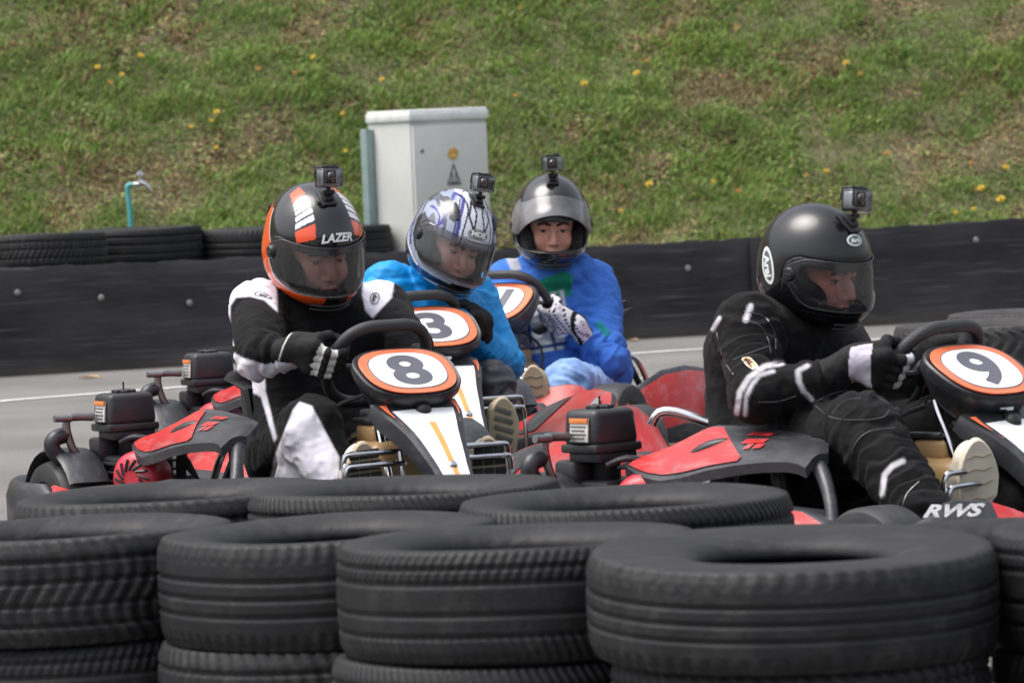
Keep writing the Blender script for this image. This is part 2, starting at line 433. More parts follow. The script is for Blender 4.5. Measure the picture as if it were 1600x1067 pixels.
# ------------------------------------------------------------------ ground, road, grass bank
def asphalt_mat():
    m = bpy.data.materials.new('asphalt'); m.use_nodes = True; nt = m.node_tree; N = nt.nodes; L = nt.links; b = N['Principled BSDF']
    tc = N.new('ShaderNodeTexCoord')
    n1 = N.new('ShaderNodeTexNoise'); n1.inputs['Scale'].default_value = 140; n1.inputs['Detail'].default_value = 4; L.new(tc.outputs['Object'], n1.inputs[0])
    n2 = N.new('ShaderNodeTexNoise'); n2.inputs['Scale'].default_value = 1.1; n2.inputs['Detail'].default_value = 7; L.new(tc.outputs['Object'], n2.inputs[0])
    r1 = N.new('ShaderNodeValToRGB'); r1.color_ramp.elements[0].position = .3; r1.color_ramp.elements[0].color = (.098, .093, .088, 1)
    r1.color_ramp.elements[1].position = .7; r1.color_ramp.elements[1].color = (.205, .196, .185, 1); L.new(n1.outputs[0], r1.inputs[0])
    r2 = N.new('ShaderNodeMapRange'); r2.inputs[1].default_value = .35; r2.inputs[2].default_value = .65; r2.inputs[3].default_value = .82; r2.inputs[4].default_value = 1.12; L.new(n2.outputs[0], r2.inputs[0])
    mx = N.new('ShaderNodeMix'); mx.data_type = 'RGBA'; mx.blend_type = 'MULTIPLY'; mx.inputs[0].default_value = 1; L.new(r1.outputs[0], mx.inputs[6]); L.new(r2.outputs[0], mx.inputs[7]); L.new(mx.outputs[2], b.inputs['Base Color'])
    b.inputs['Roughness'].default_value = .85
    bu = N.new('ShaderNodeBump'); bu.inputs['Strength'].default_value = .5; bu.inputs['Distance'].default_value = .006; L.new(n1.outputs[0], bu.inputs['Height']); L.new(bu.outputs[0], b.inputs['Normal'])
    return m
M['asphalt'] = asphalt_mat()
M['paint'] = mat('road_paint', (.62, .62, .60), .7, var=.25, vs=60, scuff=.6, sc_col=(.25, .24, .23))
def soil_mat():
    m = bpy.data.materials.new('bank_soil'); m.use_nodes = True; nt = m.node_tree; N = nt.nodes; L = nt.links; b = N['Principled BSDF']
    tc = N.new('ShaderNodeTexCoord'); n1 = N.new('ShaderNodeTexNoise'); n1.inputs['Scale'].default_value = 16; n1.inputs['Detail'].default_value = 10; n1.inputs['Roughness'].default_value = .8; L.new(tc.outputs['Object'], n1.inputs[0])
    r = N.new('ShaderNodeValToRGB'); e = r.color_ramp.elements; e[0].position = .3; e[0].color = (.045, .065, .022, 1); e[1].position = .72; e[1].color = (.20, .145, .095, 1)  # soil tones kept dark, so gaps between blades read as shade and dirt
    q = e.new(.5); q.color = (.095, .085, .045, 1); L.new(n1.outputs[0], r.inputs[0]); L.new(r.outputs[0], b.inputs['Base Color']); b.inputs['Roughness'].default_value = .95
    return m
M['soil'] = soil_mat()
mb = MB(); mb.add([(-400, -300, 0), (400, -300, 0), (400, 900, 0), (-400, 900, 0)], [[0, 1, 2, 3]], smooth=False)
tag(mb.build('ground', M['asphalt'], fix=False), kind='structure')
# painted track lines
def strip(name, pts, wd, z=.004):
    V = []; F = []
    for i, p in enumerate(pts):
        a = Vector(pts[min(i+1, len(pts)-1)])-Vector(pts[max(i-1, 0)]); nrm = Vector((-a.y, a.x, 0)).normalized()*wd/2
        V += [(p[0]-nrm.x, p[1]-nrm.y, z), (p[0]+nrm.x, p[1]+nrm.y, z)]
    for i in range(len(pts)-1): F.append([2*i, 2*i+1, 2*i+3, 2*i+2])
    m_ = MB(); m_.add(V, F, smooth=False); o = m_.build(name, M['paint'], fix=False); o['kind'] = 'structure'; return o
def gp(px, py):   # a ground point seen at a pixel
    a = P(px, py, 10)-CP; t = -CP.z/a.z; q = CP+a*t; return (q.x, q.y, 0)
strip('track_line', [(-9, 17.5), (-5, 19.9), gp(-60, 634)[:2], gp(20, 626)[:2], gp(265, 607)[:2], gp(1050, 549)[:2], (4.5, 24.8), (8, 26)], .085)
strip('track_line', [gp(228, 649)[:2], gp(300, 643)[:2], gp(700, 612)[:2], (3.5, 22.6), (7, 23.5)], .07)

BX0, BSL = 25.35, .36        # foot line of the bank: Y = BX0 + BSL*X
def bank(x, y):
    d = np.maximum(y-(BX0+.37*x), 0)
    z = .62*d-.62*.5*(1-np.exp(-d/.5))+.12
    return z
def build_bank():
    xs = np.concatenate([np.linspace(-30, -4.2, 70), np.linspace(-4, 4, 161), np.linspace(4.2, 30, 70)]); ds = np.concatenate([np.linspace(-.6, 6, 150), np.linspace(6.3, 40, 50)])
    Xg, D = np.meshgrid(xs, ds, indexing='ij'); Yg = BX0+.37*Xg+D
    p = np.stack([Xg.ravel(), Yg.ravel(), np.zeros(Xg.size)], 1)
    Z = bank(p[:, 0], p[:, 1])+(fbm(p*np.array([1.6, 1.6, 1]), 3, 4)-.5)*.16+(fbm(p*7, 9, 2)-.5)*.05
    Z[p[:, 1] < BX0+.37*p[:, 0]-.22] = -.05
    V = np.stack([p[:, 0], p[:, 1], Z], 1); n, m_ = Xg.shape
    i, j = np.meshgrid(np.arange(n-1), np.arange(m_-1), indexing='ij'); a = (i*m_+j).ravel()
    Q = np.stack([a, a+m_, a+m_+1, a+1], 1)
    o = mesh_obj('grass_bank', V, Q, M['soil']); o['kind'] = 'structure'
    def hz(x, y):      # height of the built surface, so that blades root on it
        d = y-(BX0+.37*x); fi = np.interp(x, xs, np.arange(n)); fj = np.interp(d, ds, np.arange(m_)); i0 = np.clip(fi.astype(int), 0, n-2); j0 = np.clip(fj.astype(int), 0, m_-2)
        a, b = fi-i0, fj-j0; G = Z.reshape(n, m_); return (G[i0, j0]*(1-a)+G[i0+1, j0]*a)*(1-b)+(G[i0, j0+1]*(1-a)+G[i0+1, j0+1]*a)*b
    return V, Q, hz
BV, BQ, BANKZ = build_bank()
BVHB = BVHTree.FromPolygons([tuple(v) for v in BV.tolist()], BQ.tolist())
def grass_density(x, s):
    # bare streaks run down the bank from upper left to lower right
    u = (x*.8+s*.6); v = (-x*.6+s*.8)
    p = np.stack([u*1.05, v*2.6, np.zeros_like(u)], 1)
    a = fbm(p*1.3, 21, 4); b = fbm(np.stack([x*5, s*5, u*0], 1), 33, 3)
    return a*.62+b*.38
def build_grass():
    N0 = 330000
    x = np.concatenate([RNG.uniform(-3.6, 3.7, N0), RNG.uniform(-9, 9, 120000)])
    s = np.concatenate([RNG.uniform(-.15, 4.2, N0), RNG.uniform(-.15, 6, 120000)])      # distance up the bank from its foot
    y = BX0+.37*x+s
    n = len(x)
    dn = grass_density(x, s)
    keep = RNG.random(n) < np.clip((dn-.30)/.10, .88, 1)
    x, y, s, dn = x[keep], y[keep], s[keep], dn[keep]; n = len(x)
    p = np.stack([x, y, np.zeros(n)], 1)
    z = BANKZ(x, y)
    clump = fbm(np.stack([x*6, s*6, x*0], 1), 55, 2); tall = fbm(np.stack([x*1.7, s*1.7, x*0], 1), 66, 2)
    L = (.034+.045*np.clip((clump-.35)*2.2, 0, 1)*RNG.uniform(.4, 1.2, n))*(.6+.9*tall)
    L *= np.where(s < .5, 1.25, 1)
    W = np.where(RNG.random(n) < .2, .010, .0052)*RNG.uniform(.7, 1.3, n)
    leafy = (fbm(np.stack([x*4, s*4, x*0+5], 1), 77, 2) > .60) & (RNG.random(n) < .5)
    W = np.where(leafy, .016, W); L = np.where(leafy, L*.55+.01, L)
    az = RNG.uniform(0, 2*np.pi, n); lean = RNG.uniform(.2, 1.15, n)
    wind = np.array([.35, -.25])
    dx = np.cos(az)*np.sin(lean)+wind[0]*.4; dy = np.sin(az)*np.sin(lean)+wind[1]*.4-.25; dz = np.cos(lean)*.9+.25
    nn = np.sqrt(dx*dx+dy*dy+dz*dz); dx, dy, dz = dx/nn, dy/nn, dz/nn
    px_, py_ = -np.sin(az), np.cos(az)
    base = np.stack([x, y, z-.01], 1); d = np.stack([dx, dy, dz], 1); side = np.stack([px_, py_, np.zeros(n)], 1)
    mid = base+d*(L*.55)[:, None]; tip = base+d*L[:, None]; tip[:, 2] -= L*.30*lean; tip[:, 0] += L*.2*np.cos(az)
    w2 = W[:, None]/2
    V = np.stack([base-side*w2*.6, base+side*w2*.6, mid+side*w2, tip, mid-side*w2], 1).reshape(-1, 3)
    b = np.arange(n)*5
    Q = np.concatenate([np.stack([b, b+1, b+2, b+4], 1)]); T = np.stack([b+4, b+2, b+3, b+3], 1)
    # colours: fresh green, olive, straw
    g1 = np.array(srgb(136, 164, 80)); g2 = np.array(srgb(114, 146, 78)); g3 = np.array(srgb(162, 172, 108)); st = np.array(srgb(168, 148, 108)); br = np.array(srgb(122, 98, 76)); yl = np.array(srgb(134, 176, 64))
    t = fbm(np.stack([x*2.2, s*2.2, x*0], 1), 88, 3)[:, None]; r = RNG.random((n, 1))
    c = g2*(1-t)+g1*t
    c = np.where(r < .22, g3, c); c = np.where((r > .9), g1*.5, c)
    low = np.clip((.9-s)/.9, 0, 1)[:, None]; c = c*(1-low*.55)+yl*low*.55
    dry = np.clip((.50-dn)/.14, 0, 1)[:, None]*.68+.09
    c = np.where(RNG.random((n, 1)) < dry, np.where(RNG.random((n, 1)) < .5, st, br), c)
    c = c*RNG.uniform(.7, 1.25, (n, 1))
    # flat dry litter and tiny leaves over the bare streaks
    lit = RNG.random(n) < np.clip((.48-dn)/.10, 0, .6)
    d2 = d.copy(); d2[lit] = np.stack([np.cos(az[lit]), np.sin(az[lit]), np.sin(az[lit])*.6+.12], 1); d2 /= np.linalg.norm(d2, axis=1, keepdims=True)
    mid2 = base+d2*(L*.35)[:, None]+np.array([0, 0, .012]); tip2 = base+d2*(L*.7)[:, None]+np.array([0, 0, .012])
    V = V.reshape(-1, 5, 3); V[lit, 2] = (mid2+side*w2*1.3)[lit]; V[lit, 3] = tip2[lit]; V[lit, 4] = (mid2-side*w2*1.3)[lit]; V[lit, 0, 2] += .012; V[lit, 1, 2] += .012; V = V.reshape(-1, 3)
    C = np.repeat(c, 5, axis=0)
    tri = np.concatenate([np.stack([b, b+1, b+2], 1), np.stack([b, b+2, b+4], 1), np.stack([b+4, b+2, b+3], 1)])
    m = mat('grass_blade', (1, 1, 1), .6, attr=True, var=.12, vs=3, spec=.25)
    nt = m.node_tree; pb = nt.nodes['Principled BSDF']; tr = nt.nodes.new('ShaderNodeBsdfTranslucent'); mx = nt.nodes.new('ShaderNodeMixShader'); mx.inputs[0].default_value = .25
    at = [q for q in nt.nodes if q.type == 'ATTRIBUTE'][0]; nt.links.new(at.outputs[0], tr.inputs[0]); nt.links.new(pb.outputs[0], mx.inputs[1]); nt.links.new(tr.outputs[0], mx.inputs[2]); nt.links.new(mx.outputs[0], nt.nodes['Material Output'].inputs[0])
    o = mesh_obj('grass', V, tri.astype(np.int32), m, col=C, smooth=False)
    tag(o, 'patchy green and straw coloured grass covering the bank behind the barrier', 'grass', kind='stuff')
build_grass()

# dandelions and fallen leaves on the bank
M['petal'] = mat('flower_yellow', (.62, .42, .03), .6, var=.2)
M['petalo'] = mat('flower_orange', (.52, .25, .04), .6, var=.2)
M['stem'] = mat('flower_stem', (.12, .2, .05), .6)
def on_bank(px, py):
    d = (P(px, py, 10)-CP).normalized(); h = BVHB.ray_cast(CP, d)
    return h[0]
def flower_mesh(name, pm, r):
    root = empty(name); m_ = MB(); m_.tube([(0, 0, -.02), (.004, 0, .03), (0, -.004, .06)], .0022, 5); m_.build('stem', M['stem'], root)
    m2 = MB()
    for layer, (rr, zz, nn) in enumerate(((r, .062, 11), (r*.7, .068, 9), (r*.4, .073, 7))):
        for k in range(nn):
            a = 2*math.pi*k/nn+layer*.3; c, s_ = math.cos(a), math.sin(a); w_ = rr*.30
            m2.add([(0, 0, zz-.004), (c*rr*.6-s_*w_, s_*rr*.6+c*w_, zz+.002), (c*rr, s_*rr, zz+.004), (c*rr*.6+s_*w_, s_*rr*.6-c*w_, zz+.002)], [[0, 1, 2, 3]])
    m2.lathe([(0, .074), (r*.3, .070), (r*.35, .062), (0, .056)], 8)
    h = m2.build('petals', pm, root); h.data.materials[0] = pm
    for ch in (h,):
        pass
    return root
fl = [(152, 112, 0, 1), (171, 136, 1, 1), (188, 123, 0, .9), (215, 95, 0, 1.1), (401, 116, 1, 1.1), (456, 120, 1, .9), (496, 96, 0, 1), (340, 183, 0, 1.1), (327, 194, 0, .8), (298, 203, 0, .8), (334, 237, 0, .9), (540, 182, 0, .8), (541, 241, 0, .8), (600, 130, 0, .9),
      (805, 155, 1, .9), (912, 139, 0, 1.2), (1002, 123, 0, 1.2), (1014, 100, 1, .9), (1018, 296, 0, 1.2), (1110, 291, 0, 1), (1150, 306, 1, 1.1), (1264, 279, 1, .9), (1287, 274, 0, 1), (1326, 104, 0, 1), (1342, 122, 1, 1), (1390, 247, 1, 1.1), (1523, 261, 1, 1), (1565, 270, 0, 1.2), (1568, 321, 0, 1.4), (1537, 302, 0, 1.2), (1520, 302, 1, .9), (1488, 338, 0, .9), (1153, 49, 1, .9), (965, 335, 0, .9), (813, 17, 1, .8), (1519, 331, 0, .8)]
fy = flower_mesh('flower', M['petal'], .022); fo = flower_mesh('flower', M['petalo'], .018)
used = set()
for (px, py, kind, sc) in fl:
    q = on_bank(px, py+6)
    if q is None: continue
    src = (fy, fo)[kind]
    o = src if kind not in used else copy_tree(src); used.add(kind)
    o.location = q+Vector((0, 0, .01)); o.scale = (sc*.8,)*3; o.rotation_euler = (R(48), 0, random.uniform(-.6, .6))
    cols = ('yellow', 'orange')[kind]
    if px < 260: w_ = 'in the grass at the far left, above the water tap'
    elif px < 420: w_ = 'in the grass above the orange and black helmet'
    elif px < 620: w_ = 'in the grass just left of the cabinet'
    elif px < 860: w_ = 'in the grass just right of the cabinet'
    elif px < 1100 and py < 200: w_ = 'high on the bank above the raised visor helmet'
    elif px < 1200 and py > 200: w_ = 'low on the bank left of the black helmet'
    elif py > 225 and px < 1300: w_ = 'right above the black helmet of the rightmost driver'
    elif py > 225: w_ = 'low on the bank at the right edge'
    else: w_ = 'high on the bank near the right edge'
    tag(o, 'small '+cols+' flower '+w_, 'flower', cols+' flowers on the bank')
def leaf(px, py, sc, lab, ang=0):
    m_ = MB(); pts = [(0, -.5), (.22, -.3), (.3, 0), (.18, .3), (0, .55), (-.18, .3), (-.3, 0), (-.2, -.32)]
    V = [(a*sc, b*sc, .006+.25*sc*abs(a)+.12*sc*b*b) for a, b in pts]+[(0, 0, .006)]
    m_.add(V, [[i, (i+1) % 8, 8] for i in range(8)]); m_.tube([(0, -.5*sc, .008), (0, -.75*sc, .012)], .0015, 5)
    o = m_.build('fallen_leaf', M['leaf'], fix=False); g = gp(px, py); o.location = g; o.rotation_euler = (0, 0, ang)
    tag(o, lab, 'leaf')
M['leaf'] = mat('dead_leaf', (.55, .33, .12), .7, var=.3)
leaf(138, 592, .12, 'pale orange fallen leaf on the asphalt at the foot of the left barrier', 1.2)
leaf(988, 533, .09, 'small brown fallen leaf on the asphalt beside the blue hoodie driver', .4)

# ------------------------------------------------------------------ black rubber barrier
def wall_mat():
    m = bpy.data.materials.new('conveyor_rubber'); m.use_nodes = True; nt = m.node_tree; N = nt.nodes; L = nt.links; b = N['Principled BSDF']
    tc = N.new('ShaderNodeTexCoord'); mp = N.new('ShaderNodeMapping'); mp.inputs['Scale'].default_value = (.9, .9, 3.4); L.new(tc.outputs['Object'], mp.inputs[0])
    n1 = N.new('ShaderNodeTexNoise'); n1.inputs['Scale'].default_value = 1.6; n1.inputs['Detail'].default_value = 9; n1.inputs['Roughness'].default_value = .62; L.new(mp.outputs[0], n1.inputs[0])
    r = N.new('ShaderNodeValToRGB'); e = r.color_ramp.elements; e[0].position = .34; e[0].color = (.010, .010, .012, 1); e[1].position = .76; e[1].color = (.055, .053, .060, 1); L.new(n1.outputs[0], r.inputs[0])
    n2 = N.new('ShaderNodeTexNoise'); n2.inputs['Scale'].default_value = 3; n2.inputs['Detail'].default_value = 10; mp2 = N.new('ShaderNodeMapping'); mp2.inputs['Scale'].default_value = (1, 1, 26); L.new(tc.outputs['Object'], mp2.inputs[0]); L.new(mp2.outputs[0], n2.inputs[0])
    r2 = N.new('ShaderNodeMapRange'); r2.inputs[1].default_value = .56; r2.inputs[2].default_value = .72; r2.inputs[4].default_value = .55; L.new(n2.outputs[0], r2.inputs[0])
    mx = N.new('ShaderNodeMix'); mx.data_type = 'RGBA'; L.new(r2.outputs[0], mx.inputs[0]); L.new(r.outputs[0], mx.inputs[6]); mx.inputs[7].default_value = (.13, .125, .13, 1)
    sp = N.new('ShaderNodeSeparateXYZ'); L.new(tc.outputs['Object'], sp.inputs[0])
    r3 = N.new('ShaderNodeMapRange'); r3.inputs[1].default_value = .02; r3.inputs[2].default_value = .09; r3.inputs[3].default_value = .55; r3.inputs[4].default_value = 0; L.new(sp.outputs[2], r3.inputs[0])
    mu = N.new('ShaderNodeMath'); mu.operation = 'MULTIPLY'; L.new(r3.outputs[0], mu.inputs[0]); L.new(n1.outputs[0], mu.inputs[1])
    m3 = N.new('ShaderNodeMix'); m3.data_type = 'RGBA'; L.new(mu.outputs[0], m3.inputs[0]); L.new(mx.outputs[2], m3.inputs[6]); m3.inputs[7].default_value = (.10, .085, .06, 1); b.inputs['Specular IOR Level'].default_value = .35
    L.new(m3.outputs[2], b.inputs['Base Color']); b.inputs['Roughness'].default_value = .62
    return m
def build_wall():
    m = wall_mat(); WX = np.linspace(-11, 11, 441)
    def wy(x): return 24.1+.36*(x+2.41)+.02*math.sin(x*2.1)
    def top(x):
        k = np.interp(x, [-11, -2.45, -.5, .6, 1.2, 1.45, 2.7, 11], [.53, .512, .492, .468, .47, .485, .50, .52])
        return k+.0035*math.sin(x*23)+.003*math.sin(x*57+1)
    root = empty('barrier_wall', (0, wy(0), 0)); O = Vector(root.location)
    def sec(x):
        t = float(top(x)); b = .015*math.sin(x*3.7)+.01*math.sin(x*9.1+2); y = wy(x)
        z = [0, .12, .25, .38, t-.006, t, t, t-.006, .25, 0]; d = [.0, .006+b*.3, .012+b, .006+b*.5, 0, .003, .016, .019, .02+b, .02]
        return [(x-O.x, y+dd-O.y, zz) for zz, dd in zip(z, d)]
    a = MB(); a.loft([sec(x) for x in WX[WX < 1.30]], mi=0); a.build('rubber_sheet', m, root)
    c = MB(); c.loft([[(p[0], p[1]-.024, p[2]) for p in sec(x)] for x in WX[WX > 1.20]], mi=0); c.build('rubber_sheet', m, root)
    M['boltm'] = mat('worn_zinc', (.22, .21, .20), .5, .2, var=.3, vs=60)
    bolts = [(27, 457), (158, 465), (296, 473), (1075, 419), (1525, 375), (1430, 0)]
    for px, py in bolts[:5]:
        # find wall point under this pixel
        Y = 24.6
        for _ in range(8): q = P(px, py, Y); Y = wy(q.x)-(.024 if q.x > 1.2 else 0)-.012
        q = P(px, py, Y); bm_ = MB()
        bm_.lathe([(0, .003), (.011, .003), (.015, 0), (.015, -.014), (0, -.014)], 14, frame(q-O, (1, 0, 0), z=(0.33, -1, 0)))
        bm_.lathe([(0, .009), (.006, .008), (.007, .003)], 6, frame(q-O, (1, 0, 0), z=(0.33, -1, 0)))
        bm_.build('bolt', M['boltm'], root)
    # batten post strips behind the sheet
    for x in (-8, -5, -3.2, -1.2, .9, 3, 5, 8):
        b_ = MB(); b_.box((x-O.x, wy(x)+.055-O.y, .2), (.08, .05, .4), .005); b_.build('stake', M['steel'], root)
    tag(root, 'long low black rubber barrier between the track and the grassy bank', 'barrier')
build_wall()

# ------------------------------------------------------------------ tyres
def tyre_mesh(Ro=.31, Wd=.19, ri=.195, style='block', nb=76, seed=0):
    rnd = random.Random(seed); h = Wd/2; m_ = MB()
    # profile from inner bead (bottom) round the tread to the inner bead (top)
    side = [(ri, .62), (ri+.012, .80), (ri+.03, .90), (ri+.055, .98), (Ro-.028, 1.0), (Ro-.012, .975)]
    tread = []
    grooves = {'rib': [.62, .32, 0.0, -.32, -.62], 'block': [.58, .2, -.2, -.58], 'chev': [], 'plain': [.7, .45, -.1, -.5]}[style]
    zs = np.linspace(.92, -.92, 35)
    for z in zs:
        cr = Ro-.004*(z/.9)**2-(.005*max(abs(z)-.76, 0)/.16)
        g = any(abs(z-q) < (.024 if style != 'rib' else .020) for q in grooves)
        tread.append((cr-(.0072 if g else 0), z))
    prof = [(r, z*h) for r, z in side]+[(r, z*h) for r, z in tread]+[(r, -z*h) for r, z in side[::-1]]
    nside = len(side); nt_ = len(tread)
    inner = [(ri+.008, -.5*h), (ri+.06, -.80*h), (Ro-.03, -.55*h), (Ro-.02, 0), (Ro-.03, .55*h), (ri+.06, .80*h), (ri+.008, .5*h)]
    allp = prof+inner; n = nb*4; V = []; F = []
    for k in range(n):
        for i, (r, z) in enumerate(allp):
            a = 2*math.pi*k/n; rr = r; zz = z
            if nside-1 <= i < nside+nt_:
                u = z/h; au = abs(u)
                if style == 'chev': tw = .11*(1-abs(((u*1.0+1) % 1)*2-1)) if au < .8 else 0.0
                elif style == 'block': tw = .05*math.sin(u*4)+.05*max(au-.45, 0)
                elif style == 'plain': tw = .10*(au**1.6)
                else: tw = .02*au
                ph = (k % 4)
                groove = ph == 3 and ((style == 'rib' and au > .66) or (style == 'block') or (style == 'chev') or (style == 'plain' and au > .45))
                if groove: rr -= {'plain': .0034, 'chev': .009, 'rib': .0055}.get(style, .0060)
                a += tw
            elif i < nside+nt_+nside:
                rr += .0006*math.sin(k*.5+i)
            V.append((rr*math.cos(a), rr*math.sin(a), zz*(1+.0)+.0015*math.sin(a*3+seed)))
    m = len(allp)
    for k in range(n):
        k2 = (k+1) % n
        for i in range(m):
            j = (i+1) % m; F.append([k*m+i, k2*m+i, k2*m+j, k*m+j])
    m_.add(V, F); return m_
TY = {}
def tyre_src(key, **kw):
    mb_ = tyre_mesh(**kw); me = bpy.data.meshes.new('tyre'); me.from_pydata(mb_.v, [], mb_.f); me.update()
    bm = bmesh.new(); bm.from_mesh(me); bmesh.ops.recalc_face_normals(bm, faces=bm.faces); bm.to_mesh(me); bm.free()
    me.polygons.foreach_set('use_smooth', [True]*len(me.polygons)); me.update(); TY[key] = me
tyre_src('rib', style='rib', seed=1); tyre_src('block', style='block', nb=70, seed=2); tyre_src('plain', style='plain', nb=110, seed=3)
tyre_src('chev', style='chev', nb=48, seed=4, Ro=.33, Wd=.2); tyre_src('shoulder', style='rib', nb=64, seed=6, Ro=.335, Wd=.165, ri=.15); tyre_src('fine', style='block', nb=120, seed=8); tyre_src('grey', style='rib', nb=90, seed=11)
for k_, me_ in TY.items(): me_.materials.append(M['rubber3'] if k_ in ('chev', 'grey') else M['rubber2'] if k_ in ('shoulder', 'block') else M['rubber'])
def tyre(key, x, y, z, lab, group, tilt=(0, 0), sc=1, rz=None):
    o = bpy.data.objects.new('tyre', TY[key]); COL.objects.link(o)
    o.location = (x, y, z); o.rotation_euler = (R(tilt[0]), R(tilt[1]), random.uniform(0, 6) if rz is None else rz); o.scale = (sc,)*3
    return tag(o, lab, 'tyre', group)
G1 = 'used tyres stacked along the near edge of the track'
# (key, pixel x of centre, Y, top z, tilt, scale, label of the top one, label of the one below)
near = [
 ('block', 85, 8.3+1.15, .375, (0, 0), 1.02, 'topmost blocky tyre of the leftmost near stack, cut by the left edge', 'plain', 'tyre under the leftmost blocky one, in the bottom left corner'),
 ('rib', 497, 9.13, .378, (1, 0), 1.0, 'ribbed tyre with long grooves in the near row, left of the smooth worn tyre', 'block', 'tyre beneath the ribbed tyre in the near row, left of the middle'),
 ('plain', 790, 8.68, .383, (0, 0), 1.0, 'smooth worn tyre with fine slanted sipes, top of the middle near stack', 'fine', 'tyre beneath the worn smooth one in the middle near stack'),
 ('shoulder', 1218, 8.28, .379, (2.5, .8), 1.0, 'biggest near tyre with its open rim facing up, in front of the all black driver', 'block', 'tyre beneath the big open one near the right'),
 ('plain', 1822, 8.35, .385, (0, 0), 1.0, 'tyre cut by the right edge beside the big open tyre', 'rib', 'tyre below in the bottom right corner'),
]
for key, px, Y, zt, tilt, sc, l1, key2, l2 in near:
    x = (px-800+4)*Y/8000; h1 = (.165 if key == 'shoulder' else .19)*sc
    tyre(key, x, Y, zt-h1/2, l1, G1, tilt, sc); tyre(key2, x+random.uniform(-.02, .02), Y+random.uniform(-.01, .03), zt-h1-.096, l2, G1, (0, 0), sc)
for px_, Y_, l_ in ((1560, 8.98, 'tyre half hidden behind the big open tyre at the right'), (2150, 9.1, 'x')):
    if l_ != 'x': tyre('plain', (px_-800)*Y_/8000, Y_, .33-.095, l_, G1)
G2 = 'used tyres in the second row at the near edge of the track'
row2 = [('block', 245, 10.05, .392, (0, -1.0), 1.0, 'blocky tyre of the second row below the dark rear bumper of kart eight', 'rib', 'lower tyre of the second row under the leftmost blocky tyre'),
        ('fine', 612, 9.78, .402, (0, 0), .98, 'tyre of the second row below the nose of kart eight', 'plain', 'lower tyre of the second row under the tyre below the nose of kart eight'),
        ('fine', 955, 9.35, .393, (0, .6), 1.0, 'tyre of the second row below the engine of kart nine', 'block', 'lower tyre of the second row under the tyre below the engine of kart nine')]
for key, px, Y, zt, tilt, sc, l1, key2, l2 in row2:
    x = (px-800+10)*Y/8000; tyre(key, x, Y, zt-.095*sc, l1, G2, tilt, sc); tyre(key2, x+.01, Y+.01, zt-.19-.096, l2, G2, (0, 0), sc)
G3 = 'old tyres behind the rubber barrier'
def far_t(key, pxl, pxr, pyt, lab, Y, tilt=(0, 0), low=True):
    sc = (pxr-pxl)/8000*Y/2/.31; x = P((pxl+pxr)/2, pyt+30, Y).x; q = P((pxl+pxr)/2, pyt+4, Y); zt = q.z
    tyre(key, x, Y, zt-.095*sc, lab, G3, tilt, sc)
    if low: tyre('rib', x+.02, Y+.02, zt-.19*sc-.096*sc, lab.replace('tyre', 'lower tyre', 1), G3, (0, 0), sc); tyre('plain', x-.02, Y+.02, zt-.19*sc*2-.096*sc, lab.replace('tyre', 'bottom tyre', 1), G3, (0, 0), sc)
far_t('block', -38, 168, 362, 'tyre behind the barrier at the left edge, nearest tyre behind it', 24.62, (0, -1.5))
far_t('fine', 108, 318, 352, 'tyre with dense tread blocks behind the barrier below the water tap', 25.25, (0, 0))
far_t('rib', 300, 500, 352, 'tyre behind the barrier just left of the orange and black helmet', 25.45, (0, 0))
far_t('fine', 415, 613, 350, 'tyre behind the barrier below the grey cabinet', 25.8, (0, 0))
G4 = 'big tyres lying on the track in front of the right barrier'
tx = (1553-800)*17.1/8000
tyre('chev', tx, 17.1, P(1500, 508, 16.9).z-.105, 'chevron tread tyre lying flat behind the number nine panel', G4, (0, 0), 1.02, rz=.2)
tyre('chev', tx+.02, 17.12, P(1500, 508, 16.9).z-.105-.205, 'tyre lying beneath the chevron tread tyre behind the number nine panel', G4, (0, 0), 1.02)
tyre('grey', (1590-800)*18.0/8000+.06, 18.0, P(1560, 490, 17.9).z-.095, 'grey tyre behind the chevron tread tyre at the right edge', G4, (0, 0), 1.0)
tyre('plain', (1590-800)*18.0/8000+.07, 18.02, P(1560, 490, 17.9).z-.095-.19, 'tyre beneath the grey one behind the chevron tread tyre', G4, (0, 0), 1.0)

